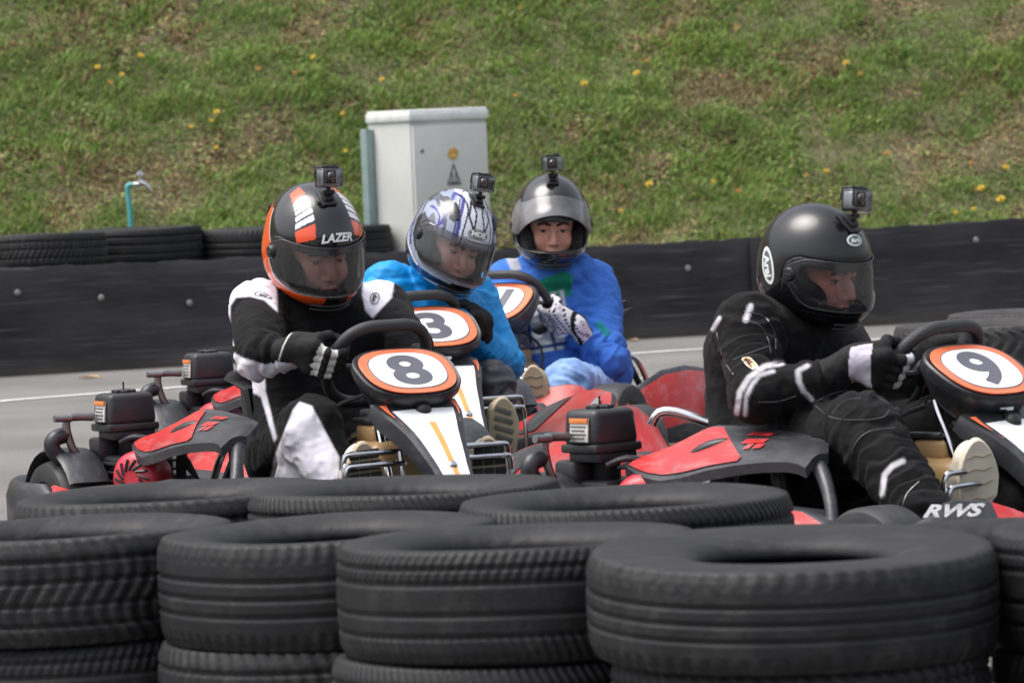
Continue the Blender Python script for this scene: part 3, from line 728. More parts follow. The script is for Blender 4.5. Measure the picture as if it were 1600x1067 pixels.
# ------------------------------------------------------------------ electrical cabinet and water tap
M['cabinet'] = mat('cabinet_paint', (.52, .53, .51), .45, var=.07, vs=3, scuff=.15, sc_col=(.4, .38, .33))
M['cabside'] = mat('green_grey_edge', (.20, .27, .27), .5, var=.1)
M['ochre'] = mat('ochre_sticker', (.62, .36, .10), .5, var=.5, vs=60)
def cabinet():
    Y = 26.0; c = P(672, 300, Y); sc = Y/8000
    ang = R(-28)     # front door turned a little to the right of the camera
    W_, D_, Ht = .455, .40, 1.30
    g = P(675, 386, Y); zt = P(706, 172, Y).z
    root = empty('electrical_cabinet', (g.x, Y, zt-Ht)); root.rotation_euler = (0, 0, 0)
    # front right corner axis frame: door normal n, side normal s
    th = R(33); ux = Vector((math.cos(th), math.sin(th), 0)); uy = Vector((-math.sin(th), math.cos(th), 0))
    Mx = frame(Vector((0, 0, 0)), ux, uy)
    b = MB(); b.box((0, 0, Ht/2-.02), (W_, D_, Ht-.05), .006); o = b.build('body', M['cabinet'], root); o.matrix_basis = Mx
    d = MB(); d.box((0, -D_/2-.011, Ht/2-.03), (W_-.014, .018, Ht-.09), .005); o = d.build('door', M['cabinet'], root); o.matrix_basis = Mx
    t = MB(); t.box((0, -.005, Ht-.028), (W_+.022, D_+.026, .046), .008, taper=None); t.box((0, -.005, Ht+.0), (W_+.012, D_+.016, .016), .008); o2 = t.build('roof', M['shoewhite'], root); o2.matrix_basis = Mx
    e = MB(); e.box((-W_/2-.026, D_/2-.03, Ht/2-.06), (.05, .06, Ht-.04), .006); o3 = e.build('rear_post', M['cabside'], root); o3.matrix_basis = Mx
    dh = o; 
    s1 = MB(); s1.plate([(.030*math.cos(a*.2618), .030*math.sin(a*.2618)) for a in range(24)], .003, frame(Vector((.01, -D_/2-.0225, Ht-.22)), (1, 0, 0), z=(0, -1, 0)), bev=.0005)
    q = s1.build('warning_sticker', M['ochre'], root); q.matrix_basis = Mx
    s2 = MB(); tri = [(-.038, -.05), (.038, -.05), (0, .05)]; cz = Ht-.325
    fr = frame(Vector((.01, -D_/2-.0225, cz)), (1, 0, 0), z=(0, -1, 0))
    for i in range(3):
        a, c2 = Vector((*tri[i], 0)), Vector((*tri[(i+1) % 3], 0)); mid = (a+c2)/2; L_ = (c2-a).length
        s2.box(fr @ mid, (L_+.006, .006, .002), 0, frame(Vector(), fr.to_3x3() @ (c2-a), z=(0, -1, 0)).to_3x3())
    for dx in (-.01, .011): s2.box(fr @ Vector((dx, -.015, 0)), (.006, .002, .045), 0)
    s2.box(fr @ Vector((0, -.042, 0)), (.05, .002, .01), 0)
    q = s2.build('warning_triangle', M['grey'], root); q.matrix_basis = Mx
    k = MB(); k.lathe([(0, .004), (.009, .004), (.012, 0)], 12, frame(Vector((-W_/2+.055, -D_/2-.021, Ht-.20)), (1, 0, 0), z=(0, -1, 0))); q = k.build('lock', M['steel'], root); q.matrix_basis = Mx
    f = MB(); f.box((0, 0, -.10), (W_+.06, D_+.06, .3), .01); q = f.build('plinth', M['steel'], root); q.matrix_basis = Mx
    tag(root, 'pale grey metal electrical cabinet with warning triangle on the grassy bank', 'electrical cabinet')
cabinet()
M['teal'] = mat('teal_pipe', (.08, .36, .36), .45, var=.12)
def tap():
    Y = 25.75; b = P(205, 372, Y); root = empty('water_tap', tuple(b)); O = b
    q = lambda px, py, dy=0: P(px, py, Y+dy)-O
    t = MB(); t.tube([q(206, 390), q(203, 330), q(199, 296), q(201, 290), q(208, 289)], .0135, 10, sub=3); t.build('pipe', M['teal'], root)
    s = MB(); s.tube([q(206, 289), q(219, 288)], .012, 10); s.tube([q(217, 284), q(226, 288), q(233, 295), q(234, 299)], [.012, .014, .012, .010], 10, sub=3); s.tube([q(219, 286), q(218, 275)], .008, 8)
    s.build('spout', M['chrome'], root)
    h = MB(); h.tube([q(215, 274), q(219, 268, .0), q(222, 274)], .006, 8, sub=3); h.tube([q(213, 273), q(224, 273)], .006, 8); h.build('handle', M['chrome'], root)
    tag(root, 'chrome water tap on a thin teal standpipe in the grass', 'water tap')
tap()
# ------------------------------------------------------------------ go kart (local frame: x forward, y to the driver's left, z up)
PANEL_C = Vector((.43, 0, .485)); PHI = R(57)
PN = Vector((math.cos(PHI), 0, math.sin(PHI)))                      # outward normal of the number panel
PM = frame(PANEL_C, (0, 1, 0), z=PN)                                # x: driver's left, y: forward-down side flipped below
WC = Vector((.255, 0, .503)); WN = Vector((-.78, 0, .62)).normalized()
WM = frame(WC, (0, 1, 0), z=WN)                                     # steering wheel plane: x left, y = z cross x
def wheel_pt(u, v): return WM @ Vector((u, v*(1 if (WM.to_3x3() @ Vector((0, 1, 0))).z > 0 else -1), 0))
def engine_part(root):
    e = MB()
    e.box((-.36, -.40, .20), (.17, .16, .17), .012, mi=0)
    for i in range(7): e.box((-.36, -.40, .135+i*.022), (.195, .185, .007), .002, mi=1)
    e.box((-.30, -.31, .17), (.10, .08, .12), .012, mi=0)
    e.tube([(-.36, -.40, .28), (-.35, -.41, .35)], .035, 12, mi=0)
    e.box((-.40, -.46, .30), (.07, .06, .06), .01, mi=1)
    e.tube([(-.29, -.46, .32), (-.25, -.44, .335), (-.22, -.40, .325)], .008, 8, mi=1, sub=3)
    for a in range(4): e.tube([(-.30+a*.012, -.42, .31), (-.26, -.37+a*.01, .33), (-.20, -.33, .29-a*.01), (-.18, -.30, .22)], .004, 6, mi=0, sub=3)
    e.box((-.27, -.335, .325), (.05, .03, .02), .004, mi=1)
    en = e.build('engine', [M['black'], M['darkmetal']], root)
    c = MB(); ac = Vector((-.35, -.42, 0))
    c.box(ac+Vector((0, 0, .357)), (.118, .142, .020), .006, mi=0); c.box(ac+Vector((0, .004, .337)), (.10, .118, .024), .006, mi=0)
    c.box(ac+Vector((0, 0, .403)), (.112, .134, .080), .014, seg=3, taper=.92)
    c.lathe([(0, .452), (.018, .452), (.026, .448), (.026, .441), (.012, .438)], 18, Matrix.Translation(ac))
    for k in range(6):
        a = k*math.pi/3; c.box(ac+Vector((.025*math.cos(a), .025*math.sin(a), .446)), (.012, .012, .010), .003)
    c.tube([ac+Vector((0, 0, .45)), ac+Vector((0, 0, .470))], .0025, 6)
    c.build('air_box', M['airbox'], en)
    l = MB(); x0 = -.35; y0 = -.42-.0650
    l.box((x0+.004, y0-.0035, .398), (.058, .004, .052), .0008, rot=Euler((R(-4), 0, 0)), mi=0)
    l.box((x0+.004, y0-.0045, .4195), (.058, .0046, .011), .0005, rot=Euler((R(-4), 0, 0)), mi=1)
    for i in range(5): l.box((x0+.002, y0-.0048-.0009*i, .407-i*.0085), (.050-.008*(i % 2), .0042, .0022), 0, rot=Euler((R(-4), 0, 0)), mi=2)
    l.build('warning_label', [M['sticker'], M['labelorange'], M['grey']], en)
    s = MB(); sc_ = frame(Vector((-.17, -.47, .235)), (0, 0, 1), z=(.55, -.83, .1))
    s.lathe([(0, .03), (.03, .032), (.055, .026), (.068, .010), (.072, -.02), (.07, -.05)], 32, sc_, mi=0)
    for k in range(14):
        a = k*2*math.pi/14+.2
        p = sc_ @ Vector((.050*math.cos(a), .050*math.sin(a), .029)); q = sc_ @ Vector((.024*math.cos(a+.5), .024*math.sin(a+.5), .0335))
        s.tube([p, (p+q)/2+sc_.to_3x3() @ Vector((0, 0, .002)), q], .0035, 5, mi=1)
    s.build('recoil_cover', [M['redmetal'], M['ink']], en)
    x = MB()
    x.tube([(-.37, -.50, .385), (-.37, -.545, .388), (-.37, -.57, .384), (-.37, -.573, .355), (-.37, -.56, .31), (-.37, -.545, .29)], .0105, 10, sub=4, mi=0)
    x.tube([(-.36, -.565, .386), (-.36, -.61, .388)], .0095, 10, mi=0)
    x.tube([(-.38, -.57, .345), (-.38, -.605, .335), (-.38, -.61, .31), (-.375, -.585, .28), (-.36, -.545, .25)], .021, 12, sub=4, mi=1)
    x.tube([(-.36, -.53, .262), (-.36, -.53, .20)], .018, 12, mi=1)
    for zz in (.225, .24, .255): x.lathe([(.018, -.003), (.026, -.003), (.026, .003), (.018, .003)], 14, Matrix.Translation((-.36, -.53, zz)), mi=0)
    x.tube([(-.36, -.53, .19), (-.33, -.535, .185), (-.24, -.545, .18), (-.15, -.55, .165)], [.024, .030, .030, .022], 14, sub=3, mi=1)
    x.build('exhaust', [M['steel'], M['darkmetal']], en)
    return en
def wheel(root, x, y, r, w_, name='wheel'):
    rt = empty(name, (x, y, r)); rt.parent = root; Rm = Matrix.Rotation(R(90), 4, 'X'); h = w_/2
    t = MB(); t.lathe([(r*.50, h*.8), (r*.62, h*.98), (r*.80, h), (r*.93, h*.93), (r*.99, h*.70), (r, h*.3), (r, -h*.3), (r*.99, -h*.7), (r*.93, -h*.93), (r*.8, -h), (r*.62, -h*.98), (r*.5, -h*.8)], 40, Rm)
    t.build('tyre', M['karttyre'], rt)
    m_ = MB(); m_.lathe([(r*.5, h*.8), (r*.47, h*.72), (r*.42, h*.1), (.02, h*.05), (.02, -h*.05), (r*.42, -h*.1), (r*.47, -h*.72), (r*.5, -h*.8)], 28, Rm, mi=0)
    m_.lathe([(0, h*.55), (.022, h*.5), (.025, 0), (.022, -h*.5), (0, -h*.55)], 14, Rm, mi=1)
    for k in range(4):
        a = k*math.pi/2; m_.tube([(.035*math.cos(a), -h*.2, .035*math.sin(a)), (.035*math.cos(a), h*.2, .035*math.sin(a))], .005, 6, mi=1)
    m_.build('rim', [M['steel'], M['darkmetal']], rt)
    return rt
def side_pod(root, sgn):
    "low crash pod beside the seat plus the raised arch cover behind it"
    S = lambda x, y, z: Vector((x, sgn*y, z))
    b = MB(); secs = []
    xs = [-.24, -.20, -.08, .08, .22, .36, .44, .50]
    zt = [.165, .195, .225, .245, .25, .243, .22, .17] if sgn < 0 else [.17, .20, .24, .275, .292, .285, .245, .18]; yo = [.575, .62, .645, .655, .655, .64, .60, .54]; yi = [.47, .44, .42, .41, .40, .41, .43, .46]
    for x, z, o, i in zip(xs, zt, yo, yi):
        if sgn > 0:
            secs.append([S(x, i, .07), S(x, o-.02, .055), S(x, o, .08), S(x, o+.004, z*.40), S(x, o-.052, z*.95), S(x, o-.058, z*.985), S(x, o-.065, z), S(x, i+.035, z*.60), S(x, i+.005, z*.55), S(x, i, z*.42)]); continue
        secs.append([S(x, i, .07), S(x, o-.02, .055), S(x, o, .08), S(x, o+.004, z*.44), S(x, o-.006, z*.50), S(x, o-.012, z*.53), S(x, i+.10, z*.98), S(x, i+.085, z), S(x, i+.03, z-.006), S(x, i, z-.03)])
    b.loft(secs, mi=[0, 0, 0, 0, 0, 1, 0, 0, 0, 0] if sgn < 0 else [0, 0, 0, 1, 0, 0, 1, 0, 0, 0])
    pod = b.build('side_pod', [M['plastic'], M['red']], root)
    if sgn > 0:
        def top(x, t): z, o, i = (float(np.interp(x, xs, q)) for q in (zt, yo, yi)); a_, b_ = S(x, o-.065, z), S(x, i+.035, z*.60); return a_.lerp(b_, t)+Vector((0, -.002, .0025))
        g = MB(); R_ = [[top(x, t) for t in (.06, .35, .65, .94)] for x in np.linspace(-.16, .06, 8)]
        g.add([p for r_ in R_ for p in r_], [[i*4+k, i*4+k+1, (i+1)*4+k+1, (i+1)*4+k] for i in range(7) for k in range(3)]); g.build('grey_sticker', M['plastic'], pod)
        g = MB()
        for x0, x1, t0, t1 in ((.30, .315, .2, .75), (.33, .345, .2, .75), (.30, .345, .2, .32)): g.add([top(x0, t0)+Vector((0, 0, .002)), top(x1, t0)+Vector((0, 0, .002)), top(x1+.02, t1)+Vector((0, 0, .002)), top(x0+.02, t1)+Vector((0, 0, .002))], [[0, 1, 2, 3]], smooth=False)
        g.build('pod_print', M['bprint'], pod)
        return pod
    # arch cover
    a = MB(); th = .012
    X = [-.245, -.20, -.15, -.09, -.03, .05, .13, .20, .26, .30, .335]
    ZT = [.325, .348, .375, .402, .402, .398, .392, .386, .378, .368, .352]     # crest line near the seat
    YI = [.36, .345, .335, .32, .315, .315, .315, .32, .33, .36, .40]
    ZO = [.318, .308, .298, .292, .300, .318, .330, .336, .338, .335, .328]       # lower outer edge
    YO = [.45, .47, .485, .49, .49, .48, .47, .46, .455, .46, .47]
    def surf(x, t, lift=.0):
        z1, y1, z2, y2 = (float(np.interp(x, X, q)) for q in (ZT, YI, ZO, YO)); up = Vector((0, max(z1-z2, .03), y2-y1)).normalized()
        return S(x, y1+(y2-y1)*t, z1+(z2-z1)*t+.012*math.sin(math.pi*t))+Vector((0, up.y*sgn, up.z))*lift
    secs = []
    for x in np.linspace(-.245, .335, 36):
        top = [surf(x, t) for t in np.linspace(0, 1, 13)]
        secs.append([top[0]-Vector((0, 0, .022))]+top+[top[-1]-Vector((0, sgn*.002, .022)), surf(x, .93)-Vector((0, 0, .026)), surf(x, .5)-Vector((0, 0, .016)), surf(x, .06)-Vector((0, 0, .020))])
    a.loft(secs, mi=0)
    a.tube([S(.29, .40, .345), S(.345, .43, .315), S(.395, .46, .26), S(.43, .49, .19), S(.44, .50, .13)], [.016, .017, .015, .014, .013], 12, sub=3)
    a.tube([S(.10, .33, .37), S(.12, .33, .25), S(.12, .34, .12)], .018, 8, sub=2)
    a.tube([S(-.18, .34, .33), S(-.20, .34, .20), S(-.22, .33, .1)], .014, 8, sub=2)
    cov = a.build('engine_cover' if sgn < 0 else 'side_cover', [M['plastic']], pod)
    # red skin lying on the cover (rear two thirds), text block, slot
    r = MB(); rr = []
    for i, x in enumerate(np.linspace(-.235, .12, 24)):
        t0 = .07 if x < -.05 else min(.07+(x+.05)*4.6, .86)
        rr.append([surf(x, t0+(.93-t0)*k/8, .003) for k in range(9)])
    V = [p for q in rr for p in q]; F = [[i*9+k, i*9+k+1, (i+1)*9+k+1, (i+1)*9+k] for i in range(23) for k in range(8)]
    r.add(V, F)
    r.build('red_panel', M['red'], pod)
    sl = MB(); sl.tube([surf(-.06, .62, -.004), surf(-.02, .50, -.004), surf(.02, .40, -.004)], [.007, .014, .016, .013, .006], 12, sub=4); sl.build('vent_slot', M['ink'], pod)
    tx = MB()
    for j, (x0, x1, t0) in enumerate(((.06, .075, .2), (.08, .09, .2), (.095, .125, .2), (.075, .14, .42), (.10, .118, .56), (.126, .15, .56))):
        tx.add([surf(x0, t0, .003), surf(x1, t0, .003), surf(x1, t0+.12, .003), surf(x0, t0+.12, .003)], [[0, 1, 2, 3]], smooth=False)
    tx.build('cover_print', M['red'], pod)
    return pod
def make_kart():
    root = empty('go_kart')
    # chassis
    c = MB()
    for s in (-1, 1):
        c.tube([(.92, .16*s, .07), (.72, .19*s, .06), (.45, .27*s, .05), (.1, .32*s, .05), (-.3, .30*s, .05), (-.58, .30*s, .07)], .016, 10, sub=4)
        c.tube([(.58, .22*s, .07), (.60, .40*s, .12), (.60, .47*s, .13)], .013, 8, sub=3)
        c.tube([(-.55, .34*s, .07), (-.62, .36*s, .17)], .013, 8)
        c.tube([(.20, .30*s, .06), (.18, .50*s, .09), (-.1, .53*s, .10), (-.14, .30*s, .06)], .012, 8, sub=4)
        c.tube([(-.30, .22*s, .07), (-.26, .19*s, .20), (-.20, .17*s, .30)], .011, 8, sub=3)
    for x, h in ((.72, .19), (.3, .29), (-.05, .32), (-.42, .30)): c.tube([(x, -h, .05), (x, h, .05)], .014, 8)
    c.tube([(-.42, -.62, .14), (-.42, .62, .14)], .020, 12, mi=1)
    c.tube([(.60, -.40, .13), (.56, 0, .12), (.60, .40, .13)], .008, 8, mi=1, sub=3)
    c.lathe([(.02, -.003), (.09, -.003), (.09, .003), (.02, .003)], 30, frame(Vector((-.42, .22, .14)), (1, 0, 0), z=(0, 1, 0)), mi=1)
    c.lathe([(.02, -.003), (.085, -.003), (.085, .003), (.02, .003)], 30, frame(Vector((-.42, -.24, .14)), (1, 0, 0), z=(0, 1, 0)), mi=1)
    c.build('chassis', [M['darkmetal'], M['steel']], root)
    f = MB(); f.box((.42, 0, .038), (.80, .40, .006), .002); f.build('floor_tray', M['steel'], root)
    for x, y, r, w_ in ((-.42, -.53, .14, .19), (-.42, .53, .14, .19), (.60, -.53, .13, .125), (.60, .53, .13, .125)): wheel(root, x, y, r, w_)
    # bucket seat
    s = MB(); path = [(.20, .11), (.14, .075), (.02, .06), (-.08, .075), (-.14, .14), (-.175, .24), (-.195, .34), (-.205, .44), (-.20, .475)]
    hw = [.15, .16, .17, .175, .18, .188, .190, .185, .165]; cl = [.05, .09, .13, .15, .14, .12, .10, .07, .04]
    path2 = catmull([(p[0], 0, p[1]) for p in path], 3); n = len(path2)
    rings = []; outer = []
    for i, p in enumerate(path2):
        t = i/(n-1); a = float(np.interp(t, np.linspace(0, 1, 9), hw)); cc = float(np.interp(t, np.linspace(0, 1, 9), cl))
        tg = (path2[min(i+1, n-1)]-path2[max(i-1, 0)]).normalized(); nn = Vector((-tg.z, 0, tg.x)); nn = nn if (nn.z > 0 or nn.x > 0) else -nn
        ring = []
        for lift in (0, .014):
            prof = [(-1, 1), (-.985, .7), (-.93, .38), (-.80, .13), (-.55, .02), (0, 0), (.55, .02), (.80, .13), (.93, .38), (.985, .7), (1, 1)]
            if lift: prof = prof[::-1]
            for u, v in prof: ring.append(p+Vector((0, u*(a-(lift*.9 if abs(u) > .9 else 0)), 0))+nn*(v*cc+(lift if abs(u) < .9 else lift*.2)))
        rings.append(ring)
    s.loft(rings); st = s.build('seat', M['seat'], root)
    for sg in (-1, 1):
        br = MB(); br.tube([(-.13, .20*sg, .31), (-.17, .215*sg, .30), (-.21, .225*sg, .26), (-.25, .24*sg, .16), (-.27, .25*sg, .08)], .010, 8, sub=3); br.build('seat_stay', M['chrome'], root)
    # fuel tank and its top box
    k = MB(); k.box((.335, 0, .19), (.17, .20, .26), .035, seg=4); k.box((.32, 0, .335), (.10, .15, .05), .015, seg=3)
    k.lathe([(0, .335), (.022, .335), (.025, .33), (.025, .31)], 16, Matrix.Translation((.29, -.03, .035)), mi=1)
    tk = k.build('fuel_tank', [M['tank'], M['black']], root)
    k2 = MB(); k2.box((.31, 0, .368), (.10, .155, .012), .003); k2.box((.27, .0, .382), (.06, .09, .022), .005); k2.build('tank_bracket', M['steel'], tk)
    engine_part(root)
    # steering column, struts, steering wheel
    sc = MB(); sc.tube([WC+WN*.0, WC-WN*.12, WC-WN*.30, WC-WN*.42], .011, 10)
    for sg in (-1, 1): sc.tube([(.32, .045*sg, .44), (.36, .055*sg, .37), (.44, .065*sg, .20), (.47, .07*sg, .06)], .0125, 10)
    sc.tube([(.262, .0, .395), (.262, .0, .44)], .02, 12)
    sc.tube([(.25, -.055, .335), (.23, -.09, .31), (.26, -.10, .25), (.30, -.09, .22)], .006, 8, sub=4)
    sc.build('steering_column', M['chrome'], root)
    sw = empty('steering_wheel', WC); sw.parent = root
    W0 = [(-.132, .01), (-.122, .06), (-.096, .102), (-.055, .122), (0, .124), (.055, .122), (.096, .102), (.122, .06), (.132, .01), (.126, -.04), (.100, -.085), (.055, -.115), (0, -.120), (-.055, -.115), (-.100, -.085), (-.126, -.04)]
    rim = MB(); rim.tube([wheel_pt(u, v)-WC for u, v in W0], .0150, 12, closed=True, sub=4); rim.build('rim', M['grip'], sw)
    sp = MB()
    for a in ((-.125, 0), (.125, 0), (0, -.112)):
        p = wheel_pt(*a)-WC; sp.tube([Vector((0, 0, 0)), p*.5-WN*.008, p], .009, 8)
    sp.lathe([(0, .014), (.034, .012), (.04, 0), (.034, -.012), (0, -.014)], 20, frame(Vector((0, 0, 0)), (0, 1, 0), z=WN))
    sp.build('spoke', M['darkmetal'], sw)
    cb = MB(); cb.tube([(.30, -.06, .43), (.27, -.13, .40), (.29, -.15, .33), (.34, -.12, .27), (.36, -.06, .25)], .0055, 8, sub=4); cb.build('brake_cable', M['black'], root)
    cb = MB(); cb.tube([(.31, .05, .42), (.30, .12, .36), (.36, .14, .26), (.44, .10, .20)], .0045, 8, sub=4); cb.build('throttle_cable', M['black'], root)
    mc = MB(); mc.box((.44, .17, .13), (.11, .035, .05), .008); mc.tube([(.50, .17, .13), (.56, .15, .16)], .008, 8); mc.lathe([(0, .05), (.016, .05), (.018, .03), (.018, 0)], 14, Matrix.Translation((.42, .17, .15))); mc.build('brake_cylinder', M['steel'], root)
    # number panel (front fairing)
    pe = superell(.135, .104, 64, 2.7, lambda x, y: (x*(1.0+.06*(y/.104)), y))
    # plate local x = driver's left, local y: check direction so that +y is the lower front edge
    np_ = empty('number_panel', PANEL_C); np_.parent = root
    Q = frame(Vector((0, 0, 0)), (0, 1, 0), z=PN)
    sh = MB(); rings = []
    for dz, k_, yy in ((.000, .93, 0), (.004, .975, 0), (.0, 1.0, 0), (-.018, 1.0, 0), (-.035, .93, -.0), (-.07, .74, -.01), (-.095, .50, -.02)):
        rings.append([Q @ Vector((x*k_, y*k_+yy*(1 if (Q.to_3x3() @ Vector((0, 1, 0))).z > 0 else -1), dz)) for x, y in pe])
    sh.loft(rings); sh.build('panel_shell', M['plastic'], np_)
    # stickers: concentric plates
    for nm, k_, z_, mt in (('orange_ring', .90, .0045, 'orange'), ('grey_ring', .755, .0055, 'grey'), ('white_field', .73, .0065, 'white')):
        kk = MB(); ex = 2.7 if nm == 'orange_ring' else 2.5
        kk.plate(superell(.135*k_, .104*k_*(.99 if k_ < .9 else 1), 64, ex, lambda x, y: (x*(1+.06*(y/.104)), y)), .004, Q @ Matrix.Translation((0, 0, z_)), bev=.0008); kk.build(nm, M[mt], np_)
    # spout running down to the nose
    sp = MB(); ctr = catmull([(.455, 0, .415), (.52, 0, .375), (.58, 0, .325), (.64, 0, .262), (.69, 0, .20), (.73, 0, .135), (.76, 0, .08)], 3); n = len(ctr)
    hwid = np.interp(np.linspace(0, 1, n), [0, .12, .3, .5, .75, 1], [.118, .112, .080, .056, .038, .032])
    dep = np.interp(np.linspace(0, 1, n), [0, .15, .5, 1], [.035, .045, .038, .026]); rings = []; wr = []
    for i, p in enumerate(ctr):
        tg = (ctr[min(i+1, n-1)]-ctr[max(i-1, 0)]).normalized(); nn = Vector((-tg.z, 0, tg.x)); nn = nn if nn.z > 0 else -nn
        h_, d_ = hwid[i], dep[i]
        rings.append([p+Vector((0, u*h_, 0))+nn*v for u, v in ((-1.02, -d_), (-1.0, -.012), (-.96, .0), (-.80, .006), (0, .009), (.80, .006), (.96, .0), (1.0, -.012), (1.02, -d_), (.9, -d_), (.88, -.016), (0, -.006), (-.88, -.016), (-.9, -d_))])
        wr.append((p, nn, h_))
    sp.loft(rings); spo = sp.build('nose_fairing', M['plastic'], root)
    def onsp(i, u, lift): p, nn, h_ = wr[i]; return p+Vector((0, u*h_, 0))+nn*(.009-.004*abs(u)**1.5+lift)
    wm = MB(); cols = [(-.72, 1), (-.36, 1), (0, 1), (.36, 1), (.72, 1)]
    def ribbon(name, mt, ustart, i0, i1, lift, parent):
        q = MB(); V = []; F = []; m = 7
        for i in range(i0, i1+1):
            ua, ub = ustart((i-i0)/(i1-i0))
            for k in range(m): V.append(onsp(i, ua+(ub-ua)*k/(m-1), lift))
        for i in range(i1-i0):
            for k in range(m-1): F.append([i*m+k, i*m+k+1, (i+1)*m+k+1, (i+1)*m+k])
        q.add(V, F); return q.build(name, M[mt], parent)
    ribbon('white_strip', 'white', lambda t: (-.74+.06*t, .74-.06*t), 2, n-3, .0015, spo)
    ribbon('orange_line', 'amber', lambda t: (-.09-.06*t, .09+.06*t), 4, n-3, .0025, spo)
    for sg in (-1, 1): ribbon('red_accent', 'orange', lambda t: ((.76+.16*t)*sg if t < .5 else .84*sg, .92*sg-.10*sg*t), 1, 4, .0020, spo)
    kn = MB(); a0, a1 = wr[3], wr[int(n*.52)]
    kn.lathe([(0, .016), (.012, .014), (.020, .006), (.022, 0)], 18, frame(onsp(2, 0, .0), (0, 1, 0), z=wr[2][1]), mi=0)
    kn.tube([onsp(1, -.18, .012), onsp(1, .18, .012)], .006, 8, mi=1)
    kq = MB(); kq.lathe([(0, .006), (.007, .006), (.011, .002), (.013, -.002)], 16, frame(onsp(int(n*.52), 0, .001), (0, 1, 0), z=a1[1]), mi=1)
    kn.build('knob', [M['black'], M['chrome']], spo); kq.build('bolt', [M['black'], M['chrome']], spo)
    ga = MB(); ga.tube([(.42, -.10, .40), (.45, -.085, .36), (.50, -.08, .345)], .010, 8, sub=2); ga.tube([(.42, .10, .40), (.45, .085, .36), (.50, .08, .345)], .010, 8, sub=2); ga.build('fairing_bracket', M['black'], spo)
    # footrests and pedals
    for sg in (-1, 1):
        pd = MB()
        for dz, dx in ((0, 0), (-.028, .012)):
            pd.tube([(.505+dx, .065*sg, .295+dz), (.51+dx, .085*sg, .30+dz), (.515+dx, .20*sg, .30+dz), (.51+dx, .222*sg, .295+dz), (.505+dx, .228*sg, .265+dz)], .0072, 8, sub=3)
        pd.tube([(.51, .075*sg, .30), (.52, .072*sg, .20), (.50, .070*sg, .06)], .008, 8, sub=2)
        pd.tube([(.51, .228*sg, .27), (.52, .23*sg, .16), (.50, .225*sg, .06)], .006, 8, sub=2)
        pd.build('pedal', M['chrome'], root)
    # front bumper fairing
    fb = MB(); cv = catmull([(.50, -.615, 0), (.66, -.635, 0), (.82, -.56, 0), (.93, -.36, 0), (.965, -.15, 0), (.97, 0, 0), (.965, .15, 0), (.93, .36, 0), (.82, .56, 0), (.66, .635, 0), (.50, .615, 0)], 4)
    rings = []; N = len(cv)
    for i, p in enumerate(cv):
        tg = (cv[min(i+1, N-1)]-cv[max(i-1, 0)]).normalized(); inn = Vector((tg.y, -tg.x, 0)); inn = inn if inn.dot(Vector((.4, 0, 0))-p) > 0 else -inn
        ay = abs(p.y); ht = np.interp(ay, [0, .15, .4, .55, .64], [.15, .17, .262, .278, .21]); dpth = np.interp(ay, [0, .2, .42, .58, .64], [.12, .16, .24, .14, .07])
        zt = [(.0, .045), (-.012, .06), (-.012, .088), (0, .102), (.010, .106), (.018, .112), (dpth*.74, ht*.97), (dpth*.80, ht*.975), (dpth, ht*.93), (dpth+.01, ht*.93-.02), (dpth-.02, ht-.04), (.035, .09), (.02, .06)]
        rings.append([p+inn*d+Vector((0, 0, z)) for d, z in zt])
    fb.loft(rings, mi=[0, 0, 0, 0, 0, 1, 0, 0, 0, 0, 0, 0, 0]); fbo = fb.build('front_bumper', [M['plastic'], M['red']], root)
    tv, tf = text_geo('RWS', .055, .0022, .35)
    for sg in (-1, 1):
        t = MB(); n_ = Vector((.25, .50*sg, .80)).normalized(); fr = frame(Vector((.79, .50*sg, .240)), (-.75*sg if sg > 0 else .75, .5 if sg > 0 else .55, 0), z=n_)
        t.add([fr @ Vector((x, y, .016)) for x, y in tv], tf, smooth=False); t.build('bumper_print', M['bprint'], fbo, fix=False)
    # rear bumper and wheel guards
    rb = MB(); rc = catmull([(-.16, -.60, 0), (-.26, -.655, 0), (-.42, -.675, 0), (-.58, -.655, 0), (-.655, -.57, 0), (-.665, -.35, 0), (-.66, 0, 0), (-.665, .35, 0), (-.655, .57, 0), (-.58, .655, 0), (-.42, .675, 0), (-.26, .655, 0), (-.16, .60, 0)], 4)
    rings = []; N = len(rc)
    for i, p in enumerate(rc):
        tg = (rc[min(i+1, N-1)]-rc[max(i-1, 0)]).normalized(); inn = Vector((tg.y, -tg.x, 0)); inn = inn if inn.dot(Vector((-.42, 0, 0))-p) > 0 else -inn
        ay = abs(p.y); zt = float(np.interp(ay, [0, .3, .5, .6, .68], [.17, .18, .225, .235, .225])); t_ = .04
        if p.x > -.3: zt = np.interp(p.x, [-.3, -.16], [.20, .17])
        rings.append([p+inn*d+Vector((0, 0, z)) for d, z in ((.008, .07), (-.006, .10), (-.006, zt-.04), (.004, zt-.008), (.014, zt), (t_*.6, zt), (t_, zt-.012), (t_, .08))])
    rb.loft(rings, mi=0)
    rbo = rb.build('rear_bumper', M['plastic'], root)
    for sg in (-1, 1):
        g = MB(); rings = []
        for k in range(15):
            a = R(-25)+R(175)*k/14; r_ = .150
            c0 = Vector((-.42-r_*math.cos(a)*1.05, 0, .145+r_*math.sin(a)))
            o_ = Vector((-math.cos(a), 0, math.sin(a)))
            rings.append([c0+Vector((0, sg*y, 0))+o_*d for y, d in ((.505, 0), (.60, 0), (.612, .008), (.60, .016), (.51, .012), (.498, .004))])
        g.loft(rings); g.build('wheel_guard', M['plastic'], rbo)
        rp = MB(); rp.add([(-.24, .648*sg, .188), (-.34, .664*sg, .208), (-.34, .628*sg, .222), (-.24, .60*sg, .205)], [[0, 1, 2, 3]], smooth=False); rp.build('red_patch', M['red'], rbo)
